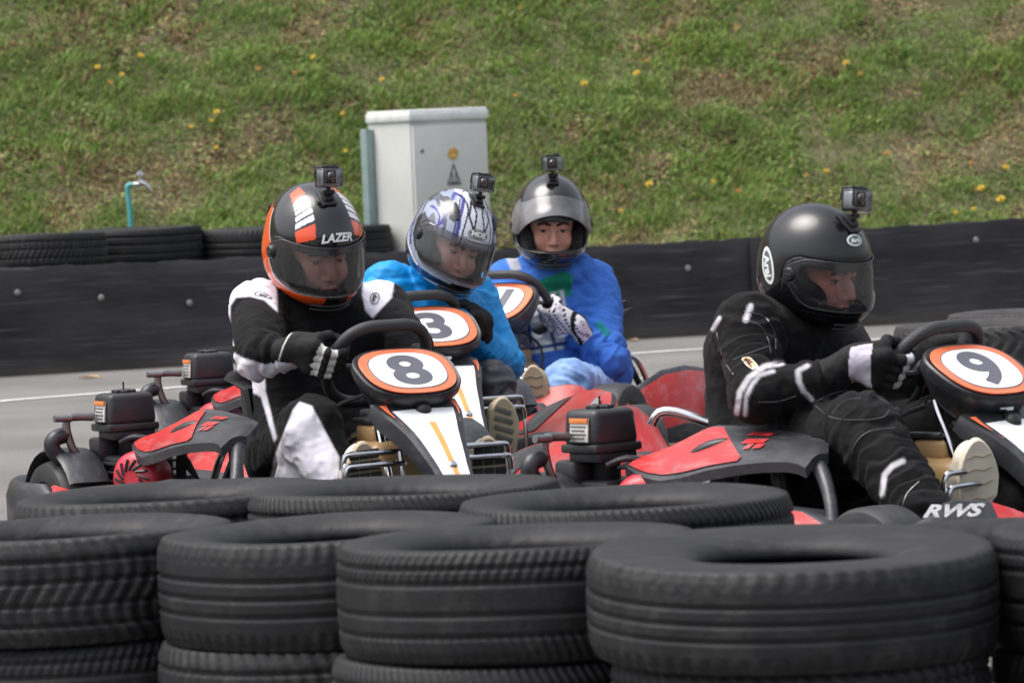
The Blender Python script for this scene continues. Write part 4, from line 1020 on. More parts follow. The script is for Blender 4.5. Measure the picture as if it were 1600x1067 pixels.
    side_pod(root, -1); side_pod(root, 1)
    return root
KP = {8: (-.46, 12.93, 28), 3: (-.385, 15.1, 23), 1: (.128, 16.8, -28), 9: (.735, 11.4, 42)}
KL = {8: 'red and grey go kart of the driver in black and white, number 8 panel', 3: 'red and grey go kart of the driver in the bright blue jacket, number 3 panel',
      1: 'red and grey go kart of the driver in hoodie and jeans, rearmost kart', 9: 'red and grey go kart of the all black driver at the right, number 9 panel'}
kart0 = make_kart(); KART = {}
for i, n_ in enumerate((8, 3, 1, 9)): KART[n_] = kart0 if i == 0 else copy_tree(kart0)
for n_, k in KART.items():
    x, y, th = KP[n_]; k.location = (x, y, 0); k.rotation_euler = (0, 0, R(th-90)); tag(k, KL[n_], 'go kart', 'racing go karts on the track')
    pn = [c for c in children(k) if c.name.startswith('number_panel')][0]
    tv, tf = text_geo({1: '11'}.get(n_, str(n_)), .168, .0055, .0)
    tv = tv*np.array([1.22 if n_ != 1 else 1.0, .98])
    Q = frame(Vector((0, 0, 0)), (0, 1, 0), z=PN); sy = 1 if (Q.to_3x3() @ Vector((0, 1, 0))).z > 0 else -1
    # seen from the front the driver's left is on the reader's right
    if n_ != 9:
        for q in [c for b_ in children(k) if b_.name.startswith('front_bumper') for c in children(b_) if c.name.startswith('bumper_print')]: bpy.data.objects.remove(q)
    else:
        fbk = [c for c in children(k) if c.name.startswith('front_bumper')][0]; fbk.data = fbk.data.copy()
        for pl_ in fbk.data.polygons:
            if pl_.material_index == 1 and abs(pl_.center.y) > .36 and pl_.center.x > .62: pl_.material_index = 0
        hb = MB(); hb.tube([(-.30, -.31, .40), (-.285, -.30, .425), (-.255, -.275, .425), (-.20, -.235, .40), (-.16, -.205, .385)], .0115, 10, sub=3); hb.build('side_handle', M['chrome'], k)
    if n_ == 9: pn.location = Vector(pn.location)+Vector((-.012, 0, .018))
    if n_ in (1, 3): pn.location = Vector(pn.location)+Vector((-.02, 0, .022)); pn.scale = (1.05,)*3 if n_ == 3 else (1.14,)*3
    d = MB(); d.add([Q @ Vector((x_, y_*sy, .0095)) for x_, y_ in tv], tf, smooth=False); d.build('digit', M['grey'], pn, fix=False)
def kw(n_, x, y, z):
    X, Y, th = KP[n_]; h = (math.sin(R(th)), -math.cos(R(th))); l = (math.cos(R(th)), math.sin(R(th)))
    return Vector((X+x*h[0]+y*l[0], Y+x*h[1]+y*l[1], z))
# ------------------------------------------------------------------ helmets (local frame: x forward, y to the wearer's left, z up, origin at the head centre)
def s_out(p):
    a = d_ell(p, (-.008, 0, .012), (.150, .120, .138))
    b = d_ell(p, (.052, 0, -.070), (.108, .096, .074))
    c = d_ell(p, (-.035, 0, -.055), (.105, .108, .085))
    return smin(smin(a, b, .055), c, .05)
def hpoint(az, z, lift=.0, x0=.0):
    "point of the outer surface seen from the helmet's vertical axis in direction az (0 = forward) at height z"
    d = np.array([math.cos(az), math.sin(az), 0.]); p = np.array([x0, 0, z], dtype=float)+d*.25
    for _ in range(30):
        s = float(s_out([np.float64(v) for v in p]))-lift; p = p-d*s*.8
    return Vector(p)
def hray(o, d, lift=0):
    p = Vector(o); d = Vector(d).normalized()
    for _ in range(45):
        s = float(s_out([np.float64(v) for v in p]))-lift; p = p+d*s*.85
        if abs(s) < 1e-5: break
    return p
def helmet_shell():
    f = Field((-.185, -.145, -.17), (.185, .145, .175), .0025)
    P3 = (f.ax[0][:, None, None], f.ax[1][None, :, None], f.ax[2][None, None, :])
    o = s_out(P3)
    cav = smin(d_ell(P3, (-.008, 0, .008), (.122, .092, .112)), d_ell(P3, (.040, 0, -.070), (.092, .072, .062)), .04)
    cav = smin(cav, d_cap(P3, (-.01, 0, -.07), (-.01, 0, -.22), .088, .092), .03)
    port = d_box(P3, (.155, 0, -.028), (.135, .2, .046), .038)
    F = np.maximum(o, -cav); F = -smin(-F, port, .006); F = np.maximum(F, -(P3[2]+.140))
    # shallow groove that frames the visor
    gr = np.abs(d_box(P3, (.155, 0, -.026), (.170, .3, .066), .05))-.0012
    F = np.where((gr < 0) & (o > -.003), np.maximum(F, -(np.abs(o)-.0022)), F)
    f.F = F.astype(np.float32); return f.mesh()
HV, HQ = helmet_shell()
H_in = s_out([HV[:, i] for i in range(3)]) < -.006
def visor_mesh(lift=.0035, z0=-.080, z1=.040):
    V = []; n, m = 60, 16
    for i in range(n+1):
        az = R(-90+180*i/n); t = abs(az)/R(90)
        k = max(0, (t-.62)/.38); a, b = z0+(.058*k**1.6), z1-(.030*k**2)
        if t > .5: a += .0
        for j in range(m+1): V.append(hpoint(az, a+(b-a)*j/m, lift))
    F = [[i*(m+1)+j, (i+1)*(m+1)+j, (i+1)*(m+1)+j+1, i*(m+1)+j+1] for i in range(n) for j in range(m)]
    return V, F, n, m
VV, VF, VN, VM = visor_mesh()
C_ = lambda *c: np.array(srgb(*c))
def paint_lazer(V, N):
    c = np.tile(C_(16, 16, 18), (len(V), 1)); x, y, z = V.T
    sp = np.stack([x, z], 1); side = np.abs(N[:, 1]) > .25
    org = [(-.165, .045), (-.12, .085), (-.050, .082), (-.006, .01), (-.008, -.035), (.02, -.080), (.08, -.090), (.19, -.084), (.19, -.145), (.08, -.16), (.02, -.15), (-.05, -.125), (-.11, -.075)]
    m = inpoly(sp, org) & (N[:, 0] < 1.1); c[m] = C_(225, 84, 22)
    m = pldist(sp, org[2:8]) < .0022; c[m] = C_(190, 190, 190)
    # small black chin vent
    m = (z < -.088) & (np.abs(y) < .030) & (x > .1); c[m] = C_(14, 14, 15)
    ph = np.degrees(np.arctan2(z-.0, x)); ay = np.abs(y)
    inner = np.interp(ph, [15, 40, 90, 130], [.058, .050, .040, .035]); outer = np.interp(ph, [15, 40, 90, 130], [.090, .092, .072, .055])
    band = (ay > inner) & (ay < outer) & (z > 0)
    tilt = ph+(ay-inner)/.04*2
    m = band & (tilt > 27) & (tilt < 44); c[m] = C_(235, 84, 45)
    for a in (47.5, 57, 65.5, 73, 79.5):
        wdt = {47.5: 7, 57: 6.2, 65.5: 5.2, 73: 4.2, 79.5: 3.5}[a]; m = band & (tilt > a) & (tilt < a+wdt); c[m] = C_(228, 228, 230)
    m = band & (tilt > 86) & (tilt < 103); c[m] = C_(235, 84, 45)
    return c
def paint_mds(V, N):
    c = np.tile(C_(140, 148, 168), (len(V), 1)); x, y, z = V.T; ay = np.abs(y)
    ph = np.degrees(np.arctan2(z+.02, x)); tp = np.stack([ph*.0026, ay], 1); sp = np.stack([x, z], 1); side = np.abs(N[:, 1]) > .35
    wht = [(.05, .0), (.30, .0), (.30, .034), (.18, .060), (.05, .055)]; c[inpoly(tp, wht)] = C_(196, 199, 208)
    silver = [(.10, .060), (.20, .062), (.30, .045), (.34, .07), (.2, .1)]; c[inpoly(tp, silver)] = C_(135, 142, 160)
    blue, blk, navy = C_(34, 36, 128), C_(17, 17, 20), C_(26, 27, 62)
    for sh in ([(.09, .018), (.135, .034), (.19, .020), (.145, .010)], [(.20, .006), (.30, .018), (.36, .006)]):
        m = pldist(tp, sh, True) < .0030; c[m] = blk
    m = pldist(tp, [(.06, .062), (.13, .060), (.20, .040), (.24, .052), (.19, .078), (.12, .098)]) < .0048; c[m] = blue
    m = pldist(tp, [(.05, .070), (.13, .068), (.20, .050)]) < .0022; c[m] = navy
    m = pldist(tp, [(.26, .0), (.30, .03), (.36, .045), (.33, .08)]) < .0042; c[m] = blue
    m = pldist(tp, [(.255, .01), (.285, .035), (.34, .055), (.30, .09)]) < .0020; c[m] = blk
    for pl, wd, cc in (([(.04, .050), (.10, .046), (.16, .034), (.22, .040)], .0024, navy), ([(.28, .060), (.34, .030), (.42, .040)], .0045, blue), ([(.30, .070), (.36, .042), (.44, .052)], .002, blk), ([(.06, .092), (.13, .090), (.22, .096), (.30, .088)], .0032, (.05, .055, .09)),
                       ([(.08, .104), (.16, .100), (.26, .106)], .0018, blue), ([(.24, .026), (.27, .0)], .003, blue), ([(.39, .0), (.42, .03), (.46, .02)], .004, navy), ([(.07, .0), (.07, .05)], .0022, (.3, .31, .35)), ([(.03, .100), (.10, .112), (.2, .112)], .005, (.10, .105, .13))):
        c[pldist(tp, pl) < wd] = cc
    c[inpoly(tp, [(.30, .0), (.34, .018), (.40, .020), (.44, .0)])] = C_(70, 74, 92)
    c[inpoly(tp, [(.21, .085), (.30, .072), (.36, .075), (.30, .1)])] = C_(60, 63, 80)
    # vents and dark swooshes
    m = inpoly(tp, [(.115, .070), (.15, .062), (.235, .072), (.26, .085), (.20, .088), (.13, .082)]); c[m] = C_(40, 42, 50)
    m = inpoly(sp, [(-.02, .055), (.03, .04), (.045, -.03), (.02, -.06), (-.03, -.02), (-.045, .03)]) & side; c[m] = blk
    low = inpoly(sp, [(-.2, -.05), (-.10, -.02), (-.04, -.06), (.02, -.095), (.2, -.105), (.2, -.2), (-.2, -.2)]); c[low] = navy
    m = pldist(sp, [(-.16, .02), (-.10, -.01), (-.04, -.055), (.03, -.095)]) < .004; c[m] = C_(210, 212, 220)
    m = (pldist(sp, [(-.155, .05), (-.08, .06), (-.06, .0), (-.02, -.05)]) < .005) & side; c[m] = blue
    m = (pldist(sp, [(-.14, .06), (-.07, .09), (-.04, .05), (-.05, .0)]) < .0035) & side; c[m] = C_(60, 62, 78)
    m = pldist(sp, [(.0, -.118), (.06, -.125), (.14, -.12)]) < .004; c[m] = C_(200, 202, 210)
    m = (z < -.095) & (ay < .035) & (x > .09); c[m] = blk
    m = pldist(sp, [(.03, -.10), (.055, -.118), (.02, -.13)], True) < .003; c[m] = C_(70, 76, 180)
    return c
def paint_plain(V, N): return np.tile(C_(19, 19, 22), (len(V), 1))
def hdecal(name, center, nrm, up, V2, F2, mt, parent, lift=.0012, sub=True):
    "lays flat 2-d geometry onto the helmet surface"
    nrm = Vector(nrm).normalized(); fr = frame(Vector(center), Vector(up).cross(nrm), z=nrm); m_ = MB(); bm = bmesh.new()
    vs = [bm.verts.new((x, y, 0)) for x, y in V2]
    for f in F2:
        try: bm.faces.new([vs[i] for i in f])
        except ValueError: pass
    if sub: bmesh.ops.subdivide_edges(bm, edges=[e for e in bm.edges if e.calc_length() > .004], cuts=3, use_grid_fill=True); bmesh.ops.triangulate(bm, faces=bm.faces)
    V = [hray(fr @ (v.co+Vector((0, 0, .04))), -nrm, lift) for v in bm.verts]
    bm.verts.index_update(); m_.add(V, [[v.index for v in f.verts] for f in bm.faces]); bm.free()
    return m_.build(name, mt, parent, fix=False)
def disc(a, b, n=28, a2=0, b2=0):
    if not a2: return [(a*math.cos(2*math.pi*k/n), b*math.sin(2*math.pi*k/n)) for k in range(n)]+[(0, 0)], [[k, (k+1) % n, n] for k in range(n)]
    V = []; 
    for k in range(n): t = 2*math.pi*k/n; V += [(a*math.cos(t), b*math.sin(t)), (a2*math.cos(t), b2*math.sin(t))]
    return V, [[2*k, 2*((k+1) % n), 2*((k+1) % n)+1, 2*k+1] for k in range(n)]
def head_frame(c, az, pitch, roll, sc=1):
    a, d, r = R(az), R(pitch), R(roll)
    f = Vector((math.sin(a)*math.cos(d), -math.cos(a)*math.cos(d), -math.sin(d))); l = Vector((math.cos(a), math.sin(a), 0)); u = f.cross(l)
    u2 = u*math.cos(r)+l*math.sin(r); l2 = l*math.cos(r)-u*math.sin(r)
    m = Matrix.Identity(4)
    for i in range(3): m[i][0] = f[i]*sc; m[i][1] = l2[i]*sc; m[i][2] = u2[i]*sc; m[i][3] = c[i]
    return m
def make_helmet(root, HM, paint, style):
    "HM: head frame relative to the person root"
    N = vnormals(HV, HQ); col = paint(HV, N); ins = H_in; col[ins] = C_(18, 18, 20)
    rim = (s_out([HV[:, i] for i in range(3)]) < -.0022) & ~ins; col[rim] = C_(20, 20, 22)
    mi = ins[HQ].all(axis=1).astype(int)
    h = mesh_obj('helmet', HV, HQ, [M['helmet'] if style != 'arai' else M['helmetm'], M['lining']], root, mi=mi, col=col); h.matrix_basis = HM
    # cheek pads and brow padding
    f = Field((-.06, -.11, -.14), (.12, .11, .09), .004)
    for s in (-1, 1): f.ell((.035, .072*s, -.070), (.060, .024, .045)); f.ell((-.02, .085*s, -.03), (.06, .018, .05))
    f.ell((.080, 0, .052), (.03, .075, .016)); f.box((.108, 0, -.105), (.012, .05, .018), .008)
    V, Q = f.mesh(); mesh_obj('padding', V, Q, M['lining'], h)
    V = [Vector(v) for v in VV]
    if style == 'up':
        piv = Vector((.008, 0, -.01)); Rm = Matrix.Rotation(R(-43), 3, 'Y'); V = [piv+Rm @ ((v-piv)*1.035) for v in V]
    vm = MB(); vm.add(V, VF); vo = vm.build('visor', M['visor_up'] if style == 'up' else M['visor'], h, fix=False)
    e = MB(); m1 = VM+1; edge = [V[i*m1] for i in range(VN+1)]+[V[VN*m1+j] for j in range(1, m1)]+[V[i*m1+VM] for i in range(VN-1, -1, -1)]+[V[j] for j in range(VM-1, 0, -1)]
    e.tube(edge, .0016, 6, closed=True); e.build('visor_seal', M['black'] if style == 'up' else M['plastic'], h)
    for s in (-1, 1):
        pv = MB()
        p = hpoint(R(86*s), -.008, .004); pv.lathe([(0, .008), (.014, .007), (.018, .002), (.019, -.004)], 18, frame(p, (1, 0, 0), z=(0, s, 0)))
        pv.box(p+Vector((.004, s*.008, 0)), (.018, .003, .004), .001); pv.build('visor_pivot', M['black'], h)
    t = MB(); c1 = [hpoint(R(a), -.108-.012*math.cos(R(a)), .002) for a in (-26, -13, 0, 13, 26)]
    t.tube(c1, .004, 8, sub=3); t.tube([Vector(p)+Vector((-.004, 0, -.012)) for p in c1], .003, 8, sub=3); t.build('chin_vent', M['black'], h)
    if style in ('mds', 'lazer'):
        for s in (-1, 1):
            v = MB()
            pts = [hray(Vector((.12*math.cos(R(a)), .058*s+.004*s*(a/60), .13*math.sin(R(a)))) * 1.4, -Vector((math.cos(R(a)), .4*s, math.sin(R(a)))), .003) for a in ((38, 52, 66) if style == 'mds' else (150, 160))]
            v.tube(pts, [.005, .009, .004], 8, sub=4); v.build('top_vent', M['plastic'], h)
    return h
def action_camera(HM, lab, root_loc, ang=50, tilt=0, yaw=0, red=False):
    "camera body on a tilting mount stuck on the helmet crown"
    d = Vector((math.cos(R(ang)), 0, math.sin(R(ang)))); s = hray(d*.25, -d, 0)
    base = HM @ s; Mx = HM.to_3x3().normalized(); n = (Mx @ d).normalized()
    fwd = (Mx @ Vector((1, 0, 0))); fwd = Vector((fwd.x, fwd.y, 0)).normalized()
    fwd = Matrix.Rotation(R(yaw), 3, 'Z') @ fwd
    root = empty('action_camera', base); tag(root, lab, 'camera', 'small action cameras mounted on the helmets')
    m_ = MB(); fb = frame(Vector((0, 0, 0)), n.cross(Vector(Mx @ Vector((0, 1, 0)))), z=n)
    m_.box(fb @ Vector((0, 0, .001)), (.056, .040, .007), .0025, rot=fb.to_3x3(), seg=2); m_.box(fb @ Vector((0, 0, .009)), (.036, .024, .011), .003, rot=fb.to_3x3())
    up = Vector((0, 0, 1))*.55+n*.45; up.normalize(); 
    j = n*.019; 
    for k in (-.0055, 0, .0055): m_.tube([n*.010+(Mx @ Vector((0, k, 0))), j+(Mx @ Vector((0, k, 0)))], .0045, 8)
    top = j+up*.013
    m_.tube([j-(Mx @ Vector((0, .014, 0))), j+(Mx @ Vector((0, .016, 0)))], .006, 12)
    m_.tube([j, top], .006, 10); m_.build('mount', M['black'], root)
    upc = Vector((math.sin(R(tilt)), 0, math.cos(R(tilt)))); bf = frame(top+upc*.024, fwd, z=upc) @ Matrix.Scale(1.0, 4)
    b = MB(); b.box(bf @ Vector((0, 0, 0)), (.028, .058, .040), .005, rot=bf.to_3x3(), seg=3, mi=0)
    b.build('body', [M['camsilver']], root)
    h = MB(); h.box(bf @ Vector((.002, 0, 0)), (.036, .068, .050), .006, rot=bf.to_3x3(), seg=3); h.build('housing', M['clear'], root)
    l = MB(); l.box(bf @ Vector((.020, -.012, .002)), (.014, .034, .034), .004, rot=bf.to_3x3(), mi=0); l.lathe([(0, .008), (.010, .007), (.013, .004), (.014, -.004)], 20, frame(bf @ Vector((.024, -.012, .002)), (0, 0, 1), z=fwd), mi=1)
    l.build('lens', [M['black'], M['lens']], root)
    f2 = MB(); f2.box(bf @ Vector((.0155, .019, .0)), (.005, .020, .030), .002, rot=bf.to_3x3()); f2.build('front_plate', M['lens'] if red else M['camsilver'], root)
    c = MB(); c.box(bf @ Vector((0, -.004, .0265)), (.030, .052, .007), .002, rot=bf.to_3x3()); c.box(bf @ Vector((-.004, .018, .031)), (.012, .016, .006), .002, rot=bf.to_3x3()); c.tube([bf @ Vector((.012, -.028, .026)), bf @ Vector((-.016, -.028, .026)), bf @ Vector((-.020, -.028, .0))], .003, 6); c.build('latch', M['black'], root)
    return root

# ------------------------------------------------------------------ heads
def head_mesh(skin=(216, 164, 140), brow=(40, 28, 22), squint=.0):
    f = Field((-.125, -.095, -.19), (.135, .095, .13), .0024); e = f.ell; c = f.cap
    e((-.012, 0, .012), (.098, .075, .105)); e((.028, 0, -.055), (.062, .060, .075), k=.03); e((.045, 0, -.095), (.045, .046, .04), k=.03)
    c((-.02, 0, -.08), (-.03, 0, -.125), .055, .056, k=.03)
    for s in (-1, 1):
        e((.064, .040*s, -.055), (.026, .024, .026), k=.02); c((.084, .014*s, .004), (.074, .048*s, .004), .0095, .008, k=.012)
        e((-.01, .076*s, -.03), (.014, .008, .028), k=.006)
    e((.080, 0, .03), (.018, .055, .035), k=.03)
    for s in (-1, 1): e((.099, .031*s, -.016), (.017, .017, .0105), k=.010, op='s')
    nl = squint*1.6; c((.090, 0, -.010), (.113+nl, 0, -.050), .0075, .0105, k=.012); e((.112+nl, 0, -.056), (.0115, .0105+squint, .009), k=.006)
    for s in (-1, 1): e((.101, .013*s, -.058), (.010, .0070, .0070), k=.006)
    for s in (-1, 1): e((.104, .006*s, -.0655), (.006, .0035, .003), k=.002, op='s')
    c((.093, 0, -.075), (.093, 0, -.10), .012, .012, k=.015)
    c((.098, -.020, -.0865), (.103, 0, -.084), .0035, .0048, k=.005); c((.098, .020, -.0865), (.103, 0, -.084), .0035, .0048, k=.005)
    c((.096, -.017, -.0945), (.101, .0, -.0965), .0038, .0055, k=.005); c((.096, .017, -.0945), (.101, .0, -.0965), .0038, .0055, k=.005)
    e((.084, 0, -.125), (.020, .020, .016), k=.02)
    for s in (-1, 1):   # lids
        c((.0855, .020*s, -.0105+squint*.3), (.0815, .044*s, -.0115), .0045, .004, k=.004); e((.0845, .032*s, -.0088), (.0100, .015, .0056), k=.003)
        c((.0845, .022*s, -.0235), (.081, .043*s, -.0225), .0034, .003, k=.004)
    V, Q = f.mesh(); x, y, z = V.T; ay = np.abs(y)
    col = np.tile(C_(*skin), (len(V), 1)); t = fbm(V*60, 5, 2)[:, None]
    red = np.exp(-((ay-.042)**2+(z+.052)**2)/.0005)*(x > .03)+np.exp(-((ay)**2+(z+.055)**2)/.00022)*(x > .09)
    col = col*(1-red[:, None]*.35)+C_(222, 138, 120)*red[:, None]*.35; col *= (.93+.14*t)
    bl = (pldist(np.stack([ay, z], 1), [(.014, .003), (.030, .010), (.050, .004)]) < .0052) & (x > .05); col[bl] = C_(*brow)
    lp = (pldist(np.stack([ay, z], 1), [(.0, -.0905), (.019, -.0905)]) < .0062) & (x > .09); col[lp] = C_(190, 112, 102)
    return V, Q, col
HEADS = {}
def add_eyes(root, HM, gaze=(1, 0, 0)):
    for s in (-1, 1):
        n = 20; V = []; F = []
        for i in range(n+1):
            th = math.pi*i/n
            for k in range(n): a = 2*math.pi*k/n; V.append((math.cos(th), math.sin(th)*math.cos(a), math.sin(th)*math.sin(a)))
        for i in range(n):
            for k in range(n): F.append([i*n+k, i*n+(k+1) % n, (i+1)*n+(k+1) % n, (i+1)*n+k])
        V = np.array(V); g = np.array(Vector(gaze).normalized()); d = V @ g
        col = np.tile(C_(128, 118, 112), (len(V), 1)); col[d > .82] = C_(44, 36, 30); col[d > .955] = C_(6, 6, 6)  # eye whites greyed, the shade inside the helmet put into the colour
        W = V*.0118+np.array([.0775, .0315*s, -.0165])
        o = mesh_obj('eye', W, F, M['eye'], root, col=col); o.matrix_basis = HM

# ------------------------------------------------------------------ gloves
def glove(root, g, T, W, thumb_up=True, paintf=None, bar=.0165, name='glove', side=1, cuff=.075, wr=.036, fdir=None):
    "g grip point on the rim, T rim tangent towards the thumb, W from grip to wrist (all relative to the root)"
    g = Vector(g); T = Vector(T).normalized(); W = Vector(W); W = (W-T*W.dot(T)*.75).normalized(); Nn = T.cross(W).normalized()*side
    Wp = (W-T*W.dot(T)).normalized(); Nn = T.cross(Wp).normalized()*side
    f = Field(g-Vector((.17,)*3), g+Vector((.17,)*3), .0028)
    def ring(o, ang, r): a = R(ang); return g+T*o+(Wp*math.cos(a)+Nn*math.sin(a))*r
    wrist = g+W*.095+Nn*.012; offs = [.036, .013, -.010, -.032]; lens = [.92, 1, .97, .82]; rads = [.0108, .0112, .0108, .0096]; fing = []
    for o, L, r in zip(offs, lens, rads):
        pts = [ring(o*1.0, a, rr) for a, rr in ((42, bar+.036), (88, bar+.020), (135, bar+.0135), (190*L+0, bar+.0125), (245*L, bar+.011), (285*L, bar+.010))]
        for a, b in zip(pts[:-1], pts[1:]): f.cap(a, b, r+.0012, r, k=.004)
        f.ell(pts[1], (r+.0035,)*3, k=.004); fing.append(pts)
    kn = [q[0] for q in fing]
    for q in kn: f.cap(wrist, q, .024, .0155, k=.014)
    f.cap(wrist-T*.012, kn[3], .022, .014, k=.014); f.cap(wrist+T*.012, kn[0], .023, .015, k=.014)
    tb = [wrist+T*.022-Nn*.004, ring(.045, 20, bar+.030), ring(.046, -25, bar+.016), ring(.040, -80, bar+.012), ring(.030, -125, bar+.011)]
    for a, b, r1, r2 in zip(tb[:-1], tb[1:], (.020, .0155, .0125, .0115), (.0155, .0125, .0115, .0105)): f.cap(a, b, r1, r2, k=.006)
    f.cap(wrist, (g+fdir*(.095+cuff)) if fdir is not None else g+W*(.095+cuff), .030, wr, k=.012); 
    V, Q = f.mesh(); Nv = vnormals(V, Q)
    V = V+Nv*((fbm(V*70, 3, 2)-.5)*.0035)[:, None]
    Vf = V
    col = paintf(V, Nv, dict(g=np.array(g), T=np.array(T), W=np.array(Wp), N=np.array(Nn), fing=fing, wrist=np.array(wrist), kn=kn)) if paintf else np.tile(C_(24, 24, 26), (len(V), 1))
    return mesh_obj(name, V, Q, M['glove'], root, col=col)
def segd(V, a, b):
    a = np.array(a); ab = np.array(b)-a; t = np.clip(((V-a)@ab)/(ab@ab), 0, 1); return np.linalg.norm(V-a-t[:, None]*ab, axis=1), t
def gp_8(V, N, d):
    c = np.tile(C_(22, 22, 24), (len(V), 1))
    for i, q in enumerate(d['fing']):
        for j in (0, 1):
            dd, t = segd(V, q[j], q[j+1]); m = (dd < .016) & (t > .15) & (t < .80) & (N@d['N'] > -.2); c[m] = C_(210, 208, 204)
    dd, t = segd(V, d['wrist'], d['wrist']+d['W']*.05); m = (np.abs(t-.45) < .05); c[m] = C_(190, 188, 184); return c
def gp_black(V, N, d): return np.tile(C_(24, 24, 27), (len(V), 1))*(.8+.5*fbm(V*120, 4, 1))[:, None]
def gp_1(V, N, d):
    c = np.tile(C_(214, 212, 218), (len(V), 1)); s = fbm(V*np.array([1, 1, 1])*95, 12, 1); u = (V-d['g'])@d['T']; w_ = (V-d['g'])@d['W']
    m = (np.sin(u*520)+1.4*np.sin(w_*330+u*90) > 1.05) & (N@d['N'] > .1); c[m] = C_(22, 22, 24)
    m = (N@d['N'] < -.35); c[m] = C_(26, 26, 28); m = (np.abs(w_-.095) < .006) | (w_ > .142); c[m] = C_(20, 20, 24); return c
def gp_9(V, N, d):
    c = np.tile(C_(24, 24, 26), (len(V), 1)); dd, t = segd(V, d['wrist'], d['kn'][1]); m = (N@d['N'] > .2) & (t > .05) & (t < .75) & (fbm(V*26, 31, 1) > .36); c[m] = C_(206, 200, 214)
    for q in d['fing']:
        dd, t = segd(V, q[1], q[2]); m = (dd < .016) & (N@d['N'] > -.2) & (t > .25); c[m] = C_(214, 210, 220)
    return c

# ------------------------------------------------------------------ shoes
def shoe(root, heel, toe, n_sole, upper, sole_m, tread_m, bars, name='shoe', L=.285, W_=.098):
    "heel and toe: ends of the sole; n_sole: outward normal of the sole"
    heel = Vector(heel); x = (Vector(toe)-heel).normalized(); z = -Vector(n_sole); z = (z-x*z.dot(x)).normalized(); y = z.cross(x)
    Mx = frame(heel, x, z=z); A = [[Mx[i][j] for j in range(3)] for i in range(3)]
    f = Field(heel-Vector((.36,)*3), heel+Vector((.36,)*3), .0042); w_ = lambda a, b, c: Mx @ Vector((a, b, c))
    f.cap(w_(.045, 0, .045), w_(.16, 0, .045), .038, .040, k=.02); f.cap(w_(.16, 0, .045), w_(L-.045, 0, .036), .040, .032, k=.02)
    f.cap(w_(.20, -.014, .036), w_(L-.06, -.012, .032), .034, .030, k=.02); f.cap(w_(.20, .014, .036), w_(L-.06, .012, .032), .034, .030, k=.02)
    f.cap(w_(.055, 0, .05), w_(.05, 0, .105), .038, .042, k=.03); f.cap(w_(.07, 0, .09), w_(.18, 0, .06), .036, .034, k=.03)
    sl, p = f.sub(heel-Vector((.36,)*3), heel+Vector((.36,)*3))
    zz = sum((p[i]-heel[i])*z[i] for i in range(3)); f.F[sl] = np.maximum(f.F[sl], -(zz-.008))
    V, Q = f.mesh(); s = mesh_obj(name, V, Q, upper, root)
    ol = []
    for k in range(44):
        t = 2*math.pi*k/44; cx, sy = math.cos(t), math.sin(t); xx = L/2+(L/2)*math.copysign(abs(cx)**.75, cx)
        hw = np.interp(xx/L, [0, .12, .38, .72, .9, 1], [.030, .034, .033, .049, .042, .032]); ol.append((xx, hw*math.copysign(abs(sy)**.8, sy)))
    m_ = MB(); m_.plate(ol, .020, Mx @ Matrix.Translation((0, 0, .004)), bev=.004); so = m_.build('sole', sole_m, s)
    t = MB()
    def bar(a, b, w2, h=.0035): t.box((a+b)/2-z*.0075, ((b-a).length, w2, h), .0008, rot=frame(Vector(), (b-a), z=z).to_3x3())
    if bars == 'blocks':
        for i in range(9):
            xx = .02+i*.029; hw = float(np.interp((xx)/L, [0, .12, .38, .72, .9, 1], [.026, .030, .029, .044, .037, .02]))
            for s0, s1 in ((-1, -.36), (-.30, .30), (.36, 1)): bar(w_(xx, s0*hw, 0)+x*.003, w_(xx, s1*hw, 0)+x*.003, .022)
    elif bars == 'bars':
        for xx in (.10, .135, .165, .192, .219, .246):
            hw = float(np.interp(xx/L, [0, .12, .38, .72, .9, 1], [.026, .030, .026, .040, .030, .02])); bar(w_(xx+.010, -hw*.7, 0), w_(xx-.010, hw*.7, 0), .015, .002)
    else:
        for xx in (.15, .185, .215, .245):
            for k in range(3): a = w_(xx+.006*(k % 2), -.028+k*.019, 0); b = w_(xx+.006*((k+1) % 2), -.009+k*.019, 0); bar(a, b, .003, .002)
    t.build('tread', tread_m, s)
    return s

# ------------------------------------------------------------------ clothed bodies
def fold(V, N, a, b, amp, lam, r, seed=0):
    dd, t = segd(V, a, b); L = (Vector(b)-Vector(a)).length
    nz = fbm(V*11+seed, 40+seed, 2); ph = (t*L/lam+nz*2.6)*2*math.pi
    msk = np.clip(1-(dd-r)/.03, 0, 1)*np.clip(fbm(V*6+3*seed, 60, 1)*2-.35, 0, 1)
    return N*((np.sin(ph)+.4*np.sin(2*ph))*amp*msk)[:, None]
def paintpoly(V, N, c, polys, root, ymin=-9, ymax=99):
    W = V+np.array(root); q = project(W); vd = W-np.array(CP); vd /= np.linalg.norm(vd, axis=1, keepdims=True); fc = (N*vd).sum(1) < .12
    for kind, pts, wd, rgb in polys:
        d = pldist(q, pts, kind == 'f'); sd = np.where(inpoly(q, pts), d, -d) if kind == 'f' else wd-d
        al = np.clip(.5+sd/3.2, 0, 1)*(fc & (W[:, 1] > ymin) & (W[:, 1] < ymax)); al = al[:, None]; c[:] = c*(1-al)+C_(*rgb)*al
    return c
